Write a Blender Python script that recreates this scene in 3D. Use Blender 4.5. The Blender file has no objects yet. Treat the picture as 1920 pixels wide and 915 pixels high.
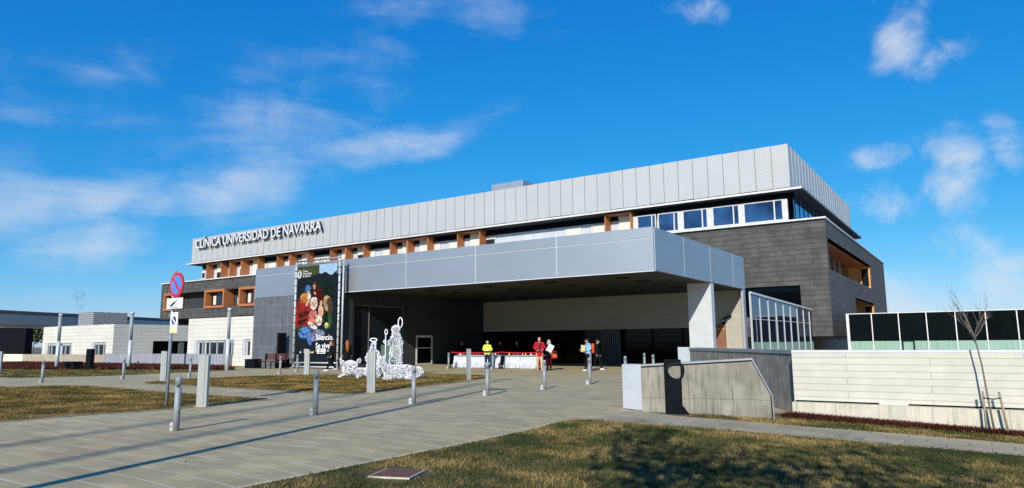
import bpy, bmesh, math, random
import numpy as np
from mathutils import Vector, Matrix
random.seed(7); RNG=np.random.default_rng(7)
S=bpy.context.scene; COL=S.collection
# ------------------------------------------------------------------ camera
FPX=1282.0; CAMH=1.5
RW=[[0.8271401131665498,0.08726111665081665,0.5551799084185952],[0.5619365408964793,-0.11407603522284934,-0.8192764992315689],[-0.008158259380940697,0.9896323336010642,-0.143392074729343]]
RM=Matrix(RW); CP=Vector((0,0,CAMH))
cd=bpy.data.cameras.new('camera'); cam=bpy.data.objects.new('camera',cd); COL.objects.link(cam)
cam.matrix_world=Matrix.Translation(CP)@RM.to_4x4()
cd.sensor_width=36; cd.lens=FPX/1920*36; cd.clip_end=8000; cd.clip_start=.05; S.camera=cam
def ray(u,v): return RM@Vector(((u-960)/FPX,-(v-457.5)/FPX,-1))
def ay(u,v,y): d=ray(u,v); return CP+d*(y/d.y)
def ax_(u,v,x): d=ray(u,v); return CP+d*(x/d.x)
def az_(u,v,z): d=ray(u,v); return CP+d*((z-CAMH)/d.z)
def apl(u,v,p,q):   # vertical plane through ground points p,q
    n=Vector((-(q[1]-p[1]),q[0]-p[0],0)); d=ray(u,v); return CP+d*(n.dot(Vector((p[0],p[1],CAMH))-CP)/n.dot(d))
KS=.035
def zf(x): return -KS*min(max(x+8,0),24)
def gr(u,v):
    d=ray(u,v); p=CP+d*(-CP.z/d.z)
    if p.x>-8:
        t=(-CP.z+KS*-8)/(d.z+KS*d.x); p=CP+d*t
    return p
# ------------------------------------------------------------------ materials
def mat(name,col,rough=.7,metal=0,var=.12,vs=3.0,bump=0,bs=40,col2=None,spec=.5,hook=None):
    m=bpy.data.materials.new(name); m.use_nodes=True; nt=m.node_tree; N=nt.nodes; L=nt.links
    b=N['Principled BSDF']; b.inputs['Roughness'].default_value=rough; b.inputs['Metallic'].default_value=metal
    b.inputs['Specular IOR Level'].default_value=spec
    geo=N.new('ShaderNodeNewGeometry'); pos=geo.outputs['Position']
    n=N.new('ShaderNodeTexNoise'); n.inputs['Scale'].default_value=vs; n.inputs['Detail'].default_value=6; L.new(pos,n.inputs['Vector'])
    r=N.new('ShaderNodeMapRange'); r.inputs[1].default_value=.3; r.inputs[2].default_value=.7; L.new(n.outputs[0],r.inputs[0])
    mx=N.new('ShaderNodeMix'); mx.data_type='RGBA'
    c=Vector(col); c2=Vector(col2) if col2 else c
    mx.inputs[6].default_value=(*(c*(1-var)),1); mx.inputs[7].default_value=(*[min(1,k) for k in (c2*(1+var))],1)
    L.new(r.outputs[0],mx.inputs[0]); out=mx.outputs[2]
    if hook: out=hook(N,L,pos,out,b)
    L.new(out,b.inputs['Base Color'])
    if bump:
        n2=N.new('ShaderNodeTexNoise'); n2.inputs['Scale'].default_value=bs; n2.inputs['Detail'].default_value=4; L.new(pos,n2.inputs['Vector'])
        bp=N.new('ShaderNodeBump'); bp.inputs['Strength'].default_value=bump; bp.inputs['Distance'].default_value=.02
        L.new(n2.outputs[0],bp.inputs['Height']); L.new(bp.outputs[0],b.inputs['Normal'])
    return m
def mathn(N,L,op,a,b=None):
    m=N.new('ShaderNodeMath'); m.operation=op
    for i,v in enumerate((a,b)):
        if v is None: continue
        if isinstance(v,(int,float)): m.inputs[i].default_value=v
        else: L.new(v,m.inputs[i])
    return m.outputs[0]
def mixc(N,L,f,a,b,mode='MIX'):
    m=N.new('ShaderNodeMix'); m.data_type='RGBA'; m.blend_type=mode
    for s,v in ((0,f),(6,a),(7,b)):
        if isinstance(v,(int,float)): m.inputs[s].default_value=v
        elif isinstance(v,tuple): m.inputs[s].default_value=(*v,1)
        else: L.new(v,m.inputs[s])
    return m.outputs[2]
def wallvec(N,L,pos):   # (x+y, z) for axis aligned walls
    s=N.new('ShaderNodeSeparateXYZ'); L.new(pos,s.inputs[0]); c=N.new('ShaderNodeCombineXYZ')
    L.new(mathn(N,L,'ADD',s.outputs[0],s.outputs[1]),c.inputs[0]); L.new(s.outputs[2],c.inputs[1]); return c.outputs[0]
def brickhook(w,h,mort,jcol,amt=.25,floor=False,jamt=1.0,off=.5,streak=0):
    def hk(N,L,pos,out,b):
        v=pos if floor else wallvec(N,L,pos)
        t=N.new('ShaderNodeTexBrick'); L.new(v,t.inputs['Vector']); t.offset=off
        t.inputs['Scale'].default_value=1; t.inputs['Brick Width'].default_value=w; t.inputs['Row Height'].default_value=h
        t.inputs['Mortar Size'].default_value=mort; t.inputs['Mortar Smooth'].default_value=.1; t.inputs['Bias'].default_value=0
        t.inputs['Color1'].default_value=(1-amt,)*3+(1,); t.inputs['Color2'].default_value=(1,)*3+(1,); t.inputs['Mortar'].default_value=(1,1,1,1)
        o=mixc(N,L,1.0,out,t.outputs[0],'MULTIPLY')
        if streak:
            mp=N.new('ShaderNodeMapping'); L.new(pos,mp.inputs[0]); mp.inputs['Scale'].default_value=(5,5,.35)
            n=N.new('ShaderNodeTexNoise'); n.inputs['Scale'].default_value=1.5; n.inputs['Detail'].default_value=6; L.new(mp.outputs[0],n.inputs['Vector'])
            r=N.new('ShaderNodeMapRange'); r.inputs[1].default_value=.48; r.inputs[2].default_value=.75; L.new(n.outputs[0],r.inputs[0])
            o=mixc(N,L,mathn(N,L,'MULTIPLY',r.outputs[0],streak),o,tuple(k*.35 for k in jcol))
        f=mathn(N,L,'MULTIPLY',t.outputs['Fac'],jamt)
        return mixc(N,L,f,o,jcol)
    return hk
M={}
M['grey_panel']=mat('grey_composite_panel',(.47,.50,.53),.50,.78,.05,.35)
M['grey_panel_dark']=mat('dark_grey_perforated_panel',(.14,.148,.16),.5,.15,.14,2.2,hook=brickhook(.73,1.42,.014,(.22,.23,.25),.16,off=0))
M['seam']=mat('light_seam',(.62,.66,.70),.4)
M['seam_dark']=mat('shadow_gap',(.05,.055,.065),.6)
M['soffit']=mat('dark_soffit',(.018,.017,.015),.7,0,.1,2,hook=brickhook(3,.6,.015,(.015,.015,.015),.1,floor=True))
def perf(N,L,pos,out,b):
    s=N.new('ShaderNodeSeparateXYZ'); L.new(pos,s.inputs[0])
    h=mathn(N,L,'ADD',s.outputs[0],s.outputs[1])
    a=mathn(N,L,'SINE',mathn(N,L,'MULTIPLY',h,25)); c=mathn(N,L,'SINE',mathn(N,L,'MULTIPLY',s.outputs[2],25))
    p=mathn(N,L,'MULTIPLY',a,c); f=mathn(N,L,'GREATER_THAN',p,.3)
    return mixc(N,L,mathn(N,L,'MULTIPLY',f,.30),out,(.14,.15,.16))
M['screen']=mat('perforated_aluminium',(.52,.525,.51),.45,.15,.04,.3,hook=perf)
M['dark_stone']=mat('dark_slate_cladding',(.070,.069,.064),.75,0,.25,1.2,.5,14,col2=(.085,.085,.08),hook=brickhook(2.9,.44,.026,(.022,.022,.02),.16))
M['white_stone']=mat('white_stone_cladding',(.66,.64,.56),.8,0,.05,.8,.15,20,hook=brickhook(1.8,.31,.012,(.36,.35,.32),.06))
M['grey_stone']=mat('grey_stone_cladding',(.34,.33,.31),.8,0,.06,.8,.15,20,hook=brickhook(1.8,.33,.012,(.16,.155,.15),.06))
M['back_stone']=mat('cream_stone_cladding',(.41,.385,.315),.8,0,.06,.8,.15,20,hook=brickhook(2.4,.48,.014,(.30,.29,.26),.08))  # cream stone darkened so the shade under the canopy reads deeper
M['ret_stone']=mat('white_stone_courses',(.61,.585,.50),.8,0,.06,3,.3,60,hook=brickhook(3.1,.141,.0065,(.26,.25,.22),.06,jamt=.8))
def conc(N,L,pos,out,b,amt=1.8):
    mp=N.new('ShaderNodeMapping'); L.new(pos,mp.inputs[0]); mp.inputs['Scale'].default_value=(14,14,.9)
    n=N.new('ShaderNodeTexNoise'); n.inputs['Scale'].default_value=1.2; n.inputs['Detail'].default_value=8; L.new(mp.outputs[0],n.inputs['Vector'])
    r=N.new('ShaderNodeMapRange'); r.inputs[1].default_value=.5; r.inputs[2].default_value=.72; L.new(n.outputs[0],r.inputs[0])
    n3=N.new('ShaderNodeTexNoise'); n3.inputs['Scale'].default_value=1.7; L.new(pos,n3.inputs['Vector'])
    f=mathn(N,L,'MULTIPLY',mathn(N,L,'MULTIPLY',r.outputs[0],n3.outputs[0]),amt)
    o=mixc(N,L,f,out,(.10,.095,.08))
    s=N.new('ShaderNodeSeparateXYZ'); L.new(pos,s.inputs[0])
    # horizontal pour joint
    n4=N.new('ShaderNodeTexNoise'); n4.inputs['Scale'].default_value=2.2; L.new(pos,n4.inputs['Vector'])
    zz=mathn(N,L,'ADD',s.outputs[2],mathn(N,L,'MULTIPLY',n4.outputs[0],.05))
    d=mathn(N,L,'ABSOLUTE',mathn(N,L,'SUBTRACT',zz,.28))
    o=mixc(N,L,mathn(N,L,'MULTIPLY',mathn(N,L,'LESS_THAN',d,.008),.55),o,(.10,.095,.085))
    v=N.new('ShaderNodeTexVoronoi'); v.inputs['Scale'].default_value=2.4; L.new(pos,v.inputs['Vector'])
    o=mixc(N,L,mathn(N,L,'MULTIPLY',mathn(N,L,'LESS_THAN',v.outputs['Distance'],.03),.8),o,(.06,.055,.05))
    return o
M['concrete']=mat('board_marked_concrete',(.27,.25,.205),.85,0,.28,2.2,.35,25,hook=conc)
M['plinth']=mat('pale_concrete',(.60,.56,.44),.85,0,.10,2.5,.3,25,hook=lambda N,L,p,o,b:conc(N,L,p,o,b,.7))
M['corr']=mat('corrugated_grey_wall',(.36,.37,.40),.6,.1,.05,1,hook=brickhook(.35,3,.03,(.24,.25,.27),.15,off=0))
M['beige']=mat('beige_concrete',(.44,.37,.27),.85,0,.1,2,.2,30,hook=brickhook(4.3,6,.03,(.2,.18,.14),.12,off=0))
M['cream_wall']=mat('cream_render',(.75,.69,.53),.85,0,.04,2)
M['coping']=mat('grey_metal_coping',(.30,.32,.33),.5,.3,.08,2)
M['inner_panel']=mat('shade_darkened_panel',(.045,.05,.055),.6,0,.1,1.2,spec=.2,hook=brickhook(1.5,1.0,.015,(.08,.085,.09),.1,off=0))  # darkened to stand in for shade under the canopy; reused for slab and recess
M['cap']=mat('light_metal_cap',(.52,.55,.57),.5,.12,.07,2.5)
M['white_trim']=mat('white_trim',(.66,.66,.65),.5)
M['white_frame']=mat('white_window_frame',(.58,.58,.57),.4)
M['fine_grey']=mat('light_grey_infill',(.50,.53,.58),.6,0,.04,1,hook=brickhook(1.3,5,.02,(.38,.4,.43),.08,off=0))
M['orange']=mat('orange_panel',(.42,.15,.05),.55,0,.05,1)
M['orange_lit']=mat('sunlit_orange_panel',(.78,.36,.10),.55,0,.05,1)  # brighter copy of orange with sunlight painted in; also colours the lettering
M['blind']=mat('cream_roller_blind',(.66,.62,.54),.8,0,.03,2)
M['glass']=mat('dark_window_glass',(.012,.016,.022),.03,0,.2,.5,spec=.6)
M['glass_blue']=mat('blue_tinted_glass',(.02,.035,.07),.03,.75,.3,.45,col2=(.09,.17,.30),spec=1)
M['glass_black']=mat('black_glazing',(.002,.003,.004),.05,0,.2,.5,spec=.12)
M['mirror']=mat('reflective_glazing',(.045,.07,.125),.02,.75,.03,.3)
M['green']=mat('frosted_green_glass',(.25,.40,.32),.4,0,.06,1.5,hook=brickhook(.35,9,.012,(.35,.5,.42),.12,off=0))
M['mull']=mat('aluminium_mullion',(.66,.68,.70),.35,.4,.03)
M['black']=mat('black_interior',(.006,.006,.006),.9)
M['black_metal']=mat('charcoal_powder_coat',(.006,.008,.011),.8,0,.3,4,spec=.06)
M['slat']=mat('grey_slat_metal',(.14,.14,.14),.5,.2)
M['galv']=mat('galvanised_steel',(.27,.30,.315),.6,.15,.2,14)
M['galv_dark']=mat('dull_steel_post',(.20,.215,.23),.5,.4,.2,14)
M['pylon']=mat('satin_aluminium_pylon',(.40,.415,.40),.4,.3,.08,5)
M['wood']=mat('brown_timber_panel',(.24,.10,.055),.6,0,.2,2,hook=brickhook(.12,5,.006,(.12,.05,.03),.15,off=0))
M['bench_wood']=mat('dark_red_bench_wood',(.10,.03,.025),.6,0,.3,8)
def paving(N,L,pos,out,b):
    o=brickhook(.42,.215,.008,(.20,.17,.12),.22,floor=True,jamt=.5)(N,L,pos,out,b)
    sy_=N.new('ShaderNodeSeparateXYZ'); L.new(pos,sy_.inputs[0]); fr_=mathn(N,L,'FRACT',mathn(N,L,'DIVIDE',sy_.outputs[1],.43)); nj=N.new('ShaderNodeTexNoise'); nj.inputs['Scale'].default_value=1.3; nj.inputs['Detail'].default_value=5; L.new(pos,nj.inputs['Vector'])
    rj=N.new('ShaderNodeMapRange'); rj.inputs[1].default_value=.38; rj.inputs[2].default_value=.62; L.new(nj.outputs[0],rj.inputs[0])
    o=mixc(N,L,mathn(N,L,'MULTIPLY',mathn(N,L,'LESS_THAN',fr_,.055),mathn(N,L,'ADD',mathn(N,L,'MULTIPLY',rj.outputs[0],.6),.3)),o,(.80,.72,.55))
    n=N.new('ShaderNodeTexNoise'); n.inputs['Scale'].default_value=.35; n.inputs['Detail'].default_value=8; n.inputs['Roughness'].default_value=.65; L.new(pos,n.inputs['Vector'])
    r=N.new('ShaderNodeMapRange'); r.inputs[1].default_value=.42; r.inputs[2].default_value=.75; L.new(n.outputs[0],r.inputs[0])
    o=mixc(N,L,mathn(N,L,'MULTIPLY',r.outputs[0],.35),o,(.24,.21,.155))
    # rusty patch near the left foreground, darker wheel-worn strip
    d=N.new('ShaderNodeVectorMath'); d.operation='DISTANCE'; L.new(pos,d.inputs[0]); d.inputs[1].default_value=(-11.6,5.2,0)
    n2=N.new('ShaderNodeTexNoise'); n2.inputs['Scale'].default_value=1.6; n2.inputs['Detail'].default_value=5; L.new(pos,n2.inputs['Vector'])
    r2=N.new('ShaderNodeMapRange'); r2.inputs[1].default_value=3.2; r2.inputs[2].default_value=.3; L.new(d.outputs['Value'],r2.inputs[0])
    r3=N.new('ShaderNodeMapRange'); r3.inputs[1].default_value=.5; r3.inputs[2].default_value=.7; L.new(n2.outputs[0],r3.inputs[0])
    o=mixc(N,L,mathn(N,L,'MULTIPLY',mathn(N,L,'MULTIPLY',r2.outputs[0],r3.outputs[0]),.6),o,(.42,.23,.11))
    n5=N.new('ShaderNodeTexVoronoi'); n5.inputs['Scale'].default_value=1.3; L.new(pos,n5.inputs['Vector'])
    o=mixc(N,L,mathn(N,L,'MULTIPLY',mathn(N,L,'LESS_THAN',n5.outputs['Distance'],.035),.7),o,(.05,.045,.035))
    return o
M['paving']=mat('grey_block_paving',(.50,.405,.215),.85,0,.16,1.1,.25,60,hook=paving)
M['path']=mat('grey_flagstone_path',(.42,.355,.23),.85,0,.12,1.3,.25,60,hook=brickhook(.62,.5,.012,(.12,.115,.10),.22,floor=True,jamt=.7))
M['kerb']=mat('pale_kerb',(.55,.47,.31),.85,0,.12,4,.2,50)
M['ground']=mat('dry_ground',(.17,.15,.10),.95,0,.25,.05)
M['soil']=mat('lawn_soil',(.055,.055,.020),.95,0,.4,2.5,.6,50,col2=(.12,.085,.035))
def grassmat(name,a,b_,c):
    m=bpy.data.materials.new(name); m.use_nodes=True; nt=m.node_tree; N=nt.nodes; L=nt.links; b=N['Principled BSDF']
    b.inputs['Roughness'].default_value=.7; b.inputs['Specular IOR Level'].default_value=.2
    g=N.new('ShaderNodeNewGeometry'); n=N.new('ShaderNodeTexNoise'); n.inputs['Scale'].default_value=.9; n.inputs['Detail'].default_value=7; n.inputs['Roughness'].default_value=.62; L.new(g.outputs['Position'],n.inputs['Vector'])
    s=mathn(N,L,'ADD',mathn(N,L,'MULTIPLY',g.outputs['Random Per Island'],.52),mathn(N,L,'ADD',mathn(N,L,'MULTIPLY',n.outputs[0],2.6),-.90))
    r=N.new('ShaderNodeValToRGB'); L.new(s,r.inputs[0]); e=r.color_ramp.elements
    e[0].position=.32; e[0].color=(*a,1); e[1].position=1.12; e[1].color=(*c,1); k=e.new(.68); k.color=(*b_,1)
    r.color_ramp.elements[-1].position=1.0
    L.new(r.outputs[0],b.inputs['Base Color']); return m
M['grass']=grassmat('winter_grass',(.022,.042,.008),(.085,.082,.018),(.34,.24,.085))
M['grass_dry']=grassmat('dry_winter_grass',(.045,.05,.010),(.15,.105,.024),(.38,.23,.075))
M['red_leaf']=grassmat('red_ground_cover',(.03,.006,.005),(.075,.015,.010),(.12,.035,.02))
M['bark']=mat('grey_bark',(.17,.14,.12),.9,0,.25,20)
M['stake']=mat('timber_stake',(.30,.24,.17),.85,0,.2,15)
M['leaf']=mat('olive_foliage',(.05,.07,.025),.7,0,.4,3)
M['white_wire']=mat('white_garland_wire',(.85,.85,.85),.5)
M['rust']=mat('rusty_cast_iron',(.15,.062,.035),.9,0,.25,14,.4,60)
M['sign_red']=mat('sign_red',(.55,.02,.025),.4); M['sign_blue']=mat('sign_blue',(.10,.22,.62),.4,var=.1)
M['sign_white']=mat('sign_white',(.80,.80,.80),.4); M['ink']=mat('black_ink',(.01,.01,.01),.5); M['navy_ink']=mat('navy_ink',(.02,.03,.18),.5)
M['yellow_tag']=mat('pale_yellow_tag',(.80,.74,.35),.5)
def c(name,col,rough=.85): M[name]=mat(name,col,rough,spec=.08,var=.62 if name[:2]=='b_' else .14,vs=5.5 if name[:2]=='b_' else 5); return M[name]
c('letter_face',(.62,.63,.64),.5); c('letter_side',(.03,.06,.10),.5); c('skin',(.55,.33,.24),.6); c('skin_tan',(.38,.22,.15),.6)
# ------------------------------------------------------------------ mesh builder
class MB:
    def __init__(s): s.v=[]; s.f=[]; s.sm=[]
    def add(s,vs,fs,smooth=False):
        k=len(s.v); s.v+= [tuple(p) for p in vs]; s.f+=[tuple(i+k for i in f) for f in fs]; s.sm+=[smooth]*len(fs); return s
    def box(s,x0,x1,y0,y1,z0,z1):
        if x0>x1:x0,x1=x1,x0
        if y0>y1:y0,y1=y1,y0
        if z0>z1:z0,z1=z1,z0
        return s.add([(x0,y0,z0),(x1,y0,z0),(x1,y1,z0),(x0,y1,z0),(x0,y0,z1),(x1,y0,z1),(x1,y1,z1),(x0,y1,z1)],
          [(3,2,1,0),(4,5,6,7),(0,1,5,4),(1,2,6,5),(2,3,7,6),(3,0,4,7)])
    def prism(s,pts,d):  # planar polygon pts extruded by vector d
        d=Vector(d); pts=[Vector(p) for p in pts]; n=len(pts)
        nr=Vector((0,0,0))
        for i in range(n): nr+=pts[i].cross(pts[(i+1)%n])
        if nr.dot(d)>0: pts=pts[::-1]
        fs=[tuple(range(n)),tuple(range(2*n-1,n-1,-1))]+[((i+1)%n,i,n+i,n+(i+1)%n) for i in range(n)]
        return s.add(pts+[p+d for p in pts],fs)
    def tube(s,path,rad,n=10,cap=True,round_=False,smooth=True):
        P=[Vector(p) for p in path]; R=list(rad) if hasattr(rad,'__len__') else [rad]*len(P)
        if round_:
            a=(P[0]-P[1]).normalized(); b=(P[-1]-P[-2]).normalized(); r0,r1=R[0],R[-1]
            P=[P[0]+a*r0*.95,P[0]+a*r0*.65]+P+[P[-1]+b*r1*.65,P[-1]+b*r1*.95]; R=[r0*.25,r0*.75]+R+[r1*.75,r1*.25]
        k=len(s.v); vs=[]; up=None
        for i,p in enumerate(P):
            t=(P[min(i+1,len(P)-1)]-P[max(i-1,0)]); t=t.normalized() if t.length>1e-9 else Vector((0,0,1))
            if up is None: up=Vector((0,0,1)) if abs(t.z)<.9 else Vector((1,0,0))
            a=t.cross(up); 
            if a.length<1e-6: a=t.orthogonal()
            a.normalize(); b=a.cross(t).normalized(); up=b
            for j in range(n):
                q=2*math.pi*j/n; vs.append(p+(a*math.cos(q)+b*math.sin(q))*R[i])
        fs=[]
        for i in range(len(P)-1):
            for j in range(n):
                fs.append((i*n+j,i*n+(j+1)%n,(i+1)*n+(j+1)%n,(i+1)*n+j))
        s.add(vs,fs,smooth)
        if cap:
            s.f.append(tuple(k+j for j in reversed(range(n)))); s.f.append(tuple(k+(len(P)-1)*n+j for j in range(n))); s.sm+=[False]*2
        return s
    def ell(s,c,r,nu=14,nv=9):
        vs=[];fs=[]; c=Vector(c); r=r if hasattr(r,'__len__') else (r,r,r)
        for i in range(nv+1):
            t=math.pi*i/nv
            for j in range(nu):
                q=2*math.pi*j/nu; vs.append((c.x+r[0]*math.sin(t)*math.cos(q),c.y+r[1]*math.sin(t)*math.sin(q),c.z+r[2]*math.cos(t)))
        for i in range(nv):
            for j in range(nu): fs.append((i*nu+j,(i+1)*nu+j,(i+1)*nu+(j+1)%nu,i*nu+(j+1)%nu))
        return s.add(vs,fs,True)
    def mesh(s,name):
        m=bpy.data.meshes.new(name); m.from_pydata(s.v,[],s.f); m.polygons.foreach_set('use_smooth',s.sm); m.update(); return m
    def build(s,name,m,parent=None,bevel=0,loc=None):
        off=Vector((0,0,0)); p=parent
        while p: off+=p.location; p=p.parent
        if parent is None and loc is not None: off=Vector(loc)
        v=s.v; s.v=[tuple(Vector(a)-off) for a in v] if off.length>0 else v
        me=s.mesh(name); s.v=v
        o=bpy.data.objects.new(name,me); COL.objects.link(o)
        if parent is None and loc is not None: o.location=loc
        me.materials.append(M[m] if isinstance(m,str) else m); o.parent=parent
        if bevel:
            md=o.modifiers.new('b','BEVEL'); md.width=bevel; md.segments=2; md.limit_method='ANGLE'
        return o
def tag(o,label=None,cat=None,group=None,kind=None):
    if label:o['label']=label
    if cat:o['category']=cat
    if group:o['group']=group
    if kind:o['kind']=kind
    return o
def thing(name,loc,label,cat,group=None,rz=0):
    o=bpy.data.objects.new(name,None); COL.objects.link(o); o.location=loc; o.rotation_euler.z=rz; o.empty_display_size=.2
    return tag(o,label,cat,group)
def copy_tree(o,loc=None,parent=None,label=None,rz=None):
    c=o.copy(); COL.objects.link(c); c.parent=parent
    if loc is not None:c.location=loc
    if label:c['label']=label
    if rz is not None:c.rotation_euler.z=rz
    for ch in list(o.children): copy_tree(ch,None,c)
    return c
def wall_y(mb,x0,x1,z0,z1,y0,y1,ops):
    """wall in the XZ plane between y0 and y1 with rectangular openings (xa,xb,za,zb)"""
    zs=sorted({z0,z1,*[o[2] for o in ops],*[o[3] for o in ops]}); zs=[z for z in zs if z0<=z<=z1]
    for a,b in zip(zs,zs[1:]):
        cuts=sorted([(o[0],o[1]) for o in ops if o[2]<(a+b)/2<o[3]]); x=x0
        for ca,cb in cuts:
            if ca>x: mb.box(x,ca,y0,y1,a,b)
            x=max(x,cb)
        if x<x1: mb.box(x,x1,y0,y1,a,b)
def wall_x(mb,y0,y1,z0,z1,x0,x1,ops):
    zs=sorted({z0,z1,*[o[2] for o in ops],*[o[3] for o in ops]}); zs=[z for z in zs if z0<=z<=z1]
    for a,b in zip(zs,zs[1:]):
        cuts=sorted([(o[0],o[1]) for o in ops if o[2]<(a+b)/2<o[3]]); y=y0
        for ca,cb in cuts:
            if ca>y: mb.box(x0,x1,y,ca,a,b)
            y=max(y,cb)
        if y<y1: mb.box(x0,x1,y,y1,a,b)
# ------------------------------------------------------------------ flat sheets
def sheet(name,pts,lift,m,kind='structure',flat=False):
    bm=bmesh.new(); f=bm.faces.new([bm.verts.new((p[0],p[1],0)) for p in pts]); f.normal_update()
    if f.normal.z<0: f.normal_flip()
    if not flat:
        for x in (-8,16):
            bmesh.ops.bisect_plane(bm,geom=bm.verts[:]+bm.edges[:]+bm.faces[:],plane_co=(x,0,0),plane_no=(1,0,0))
    bmesh.ops.triangulate(bm,faces=bm.faces[:])
    for v in bm.verts: v.co.z=(0 if flat else zf(v.co.x))+lift
    me=bpy.data.meshes.new(name); bm.to_mesh(me); bm.free(); me.materials.append(M[m])
    o=bpy.data.objects.new(name,me); COL.objects.link(o)
    if kind:o['kind']=kind
    return o
def smoothpoly(P,k=2):
    for _ in range(k):
        Q=[]
        for i in range(len(P)):
            a=Vector(P[i][:2]);b=Vector(P[(i+1)%len(P)][:2]); Q+=[a*.8+b*.2,a*.2+b*.8]
        P=Q
    return [(p.x,p.y) for p in P]
sheet('ground',[(-3000,-1500),(3000,-1500),(3000,4000),(-3000,4000)],-.03,'ground')
# split of the plaza paving (one big sheet under lawns)
sheet('plaza_paving',[(-160,-30),(-6.72,-30),(-6.72,15.2),(-3.3,17.0),(-3.3,75),(-160,75)],0,'paving')
lawnA=smoothpoly([gr(480,912),gr(700,868),gr(900,828),gr(1000,806),gr(1050,792),gr(1080,787.5),gr(1140,790.5),gr(1400,810.8),gr(1650,833),gr(1915,856),(9,13.6),(30,13.8),(30,-25),(-6.9,-25)],1)
pathpts=[(-6.70,14.9),gr(1260,779.5),gr(1400,790.3),gr(1660,811),gr(1919,832.4),(9,15.2),(40,15.3),(40,12.5),(-2,11),(-6.70,11)]
lawnB=smoothpoly([(-60,2),(-18.0,5.1),gr(0,791.5),gr(120,781),gr(249,772.2),gr(372.6,763.0),gr(468.8,751.8),gr(512,749),gr(450.7,745.6),gr(300.5,735.6),gr(190,726),gr(120,723.6),gr(0,728),(-60,9)],1)
lawnC=smoothpoly([gr(258,718.7),gr(370,724),gr(500,731),gr(620,738),gr(655,738.8),gr(690,736.8),gr(770,727),gr(867.7,716.6),gr(931,706.7),gr(880,702.5),gr(786,701.6),gr(660,702.5),gr(560,704),gr(480,705.5),gr(390.6,709.7),gr(300,715)],1)
lawnD=smoothpoly([gr(0,693.3),gr(100,693.5),gr(250,694),gr(437,694.6),gr(400,696),gr(330,698.8),gr(195,704.8),gr(100,707.5),gr(0,709.2),(-60,16),(-75,14),(-75,24)],1)
def grassfill(name,poly,m,density,h,w,zone=None,label='',z=0):
    P=np.array([(p[0],p[1]) for p in poly]); x0,y0=P.min(0); x1,y1=P.max(0)
    if zone: x0,x1,y0,y1=max(x0,zone[0]),min(x1,zone[1]),max(y0,zone[2]),min(y1,zone[3])
    n=int((x1-x0)*(y1-y0)*density); x=RNG.uniform(x0,x1,n); y=RNG.uniform(y0,y1,n)
    ins=np.zeros(n,bool); j=len(P)-1
    for i in range(len(P)):
        xi,yi=P[i];xj,yj=P[j]
        c_=((yi>y)!=(yj>y))&(x<(xj-xi)*(y-yi)/(yj-yi+1e-12)+xi); ins^=c_; j=i
    # keep what the camera could see (plus margin), thin with distance
    cr=np.array(RW); ddx=x*cr[0][0]+y*cr[1][0]; dd=x*(-cr[0][2])+y*(-cr[1][2])
    vis=(dd>1.5)&(np.abs(ddx)<dd*1.0+3)
    mhp=gr(745,891); ins&=~((np.abs(x-mhp.x)<.36)&(np.abs(y-mhp.y)<.36))
    keep=ins&vis&(RNG.uniform(0,1,n)<np.clip((11/np.maximum(dd,1))**1.3,0.05,1)); x=x[keep];y=y[keep];dd=dd[keep]; n=len(x)
    sc=np.clip(dd/11,1,3.0)
    a=RNG.uniform(0,6.283,n); hh=h*RNG.uniform(.5,1.3,n)*np.sqrt(sc); ww=w*sc*RNG.uniform(.6,1.3,n)
    zb=-KS*np.clip(x+8,0,24)+z
    lx=RNG.normal(0,.45,n)*hh; ly=RNG.normal(0,.45,n)*hh
    V=np.empty((n,3,3)); V[:,0]=np.stack([x-np.cos(a)*ww,y-np.sin(a)*ww,zb],1); V[:,1]=np.stack([x+np.cos(a)*ww,y+np.sin(a)*ww,zb],1); V[:,2]=np.stack([x+lx,y+ly,zb+hh],1)
    me=bpy.data.meshes.new(name); me.vertices.add(n*3); me.vertices.foreach_set('co',V.ravel()); me.loops.add(n*3); me.loops.foreach_set('vertex_index',np.arange(n*3,dtype=np.int32))
    me.polygons.add(n); me.polygons.foreach_set('loop_start',np.arange(0,n*3,3,dtype=np.int32)); me.update(calc_edges=True)
    me.materials.append(M[m]); o=bpy.data.objects.new(name,me); COL.objects.link(o); tag(o,label,'ground cover' if 'cover' in name else 'grass',kind='stuff'); return o
def ribbon(name,poly,w,lift,m):
    P=[Vector(p) for p in poly]; n=len(P); bm=bmesh.new(); A=[];B=[]
    ar=sum(P[i].x*P[(i+1)%n].y-P[(i+1)%n].x*P[i].y for i in range(n)); sg=1 if ar>0 else -1
    for i in range(n):
        t=(P[(i+1)%n]-P[i-1]).normalized(); nn=Vector((t.y,-t.x))*sg
        A.append(bm.verts.new((P[i].x,P[i].y,zf(P[i].x)+lift))); q=P[i]+nn*w; B.append(bm.verts.new((q.x,q.y,zf(q.x)+lift)))
    for i in range(n):
        f=bm.faces.new((A[i],A[(i+1)%n],B[(i+1)%n],B[i]))
        f.normal_update()
        if f.normal.z<0: f.normal_flip()
    me=bpy.data.meshes.new(name); bm.to_mesh(me); bm.free(); me.materials.append(M[m]); o=bpy.data.objects.new(name,me); COL.objects.link(o); o['kind']='structure'
sheet('verge_soil',[(-3.2,30.1),(80,30.1),(80,10),(-6.7,10),(-6.7,15.2),(-3.2,16.9)],-.002,'soil')
sheet('footpath',pathpts,.004,'path')
for i,(nm,P) in enumerate((('A',lawnA),('B',lawnB),('C',lawnC),('D',lawnD))):
    sheet('lawn_soil',P,.010,'soil'); ribbon('kerb',P,.10,.014,'kerb')
grassfill('lawn_grass',lawnA,'grass',2300,.048,.0065,(-7.2,9,2.5,16),'short winter grass of the front lawn, green mottled with straw yellow')
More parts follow.
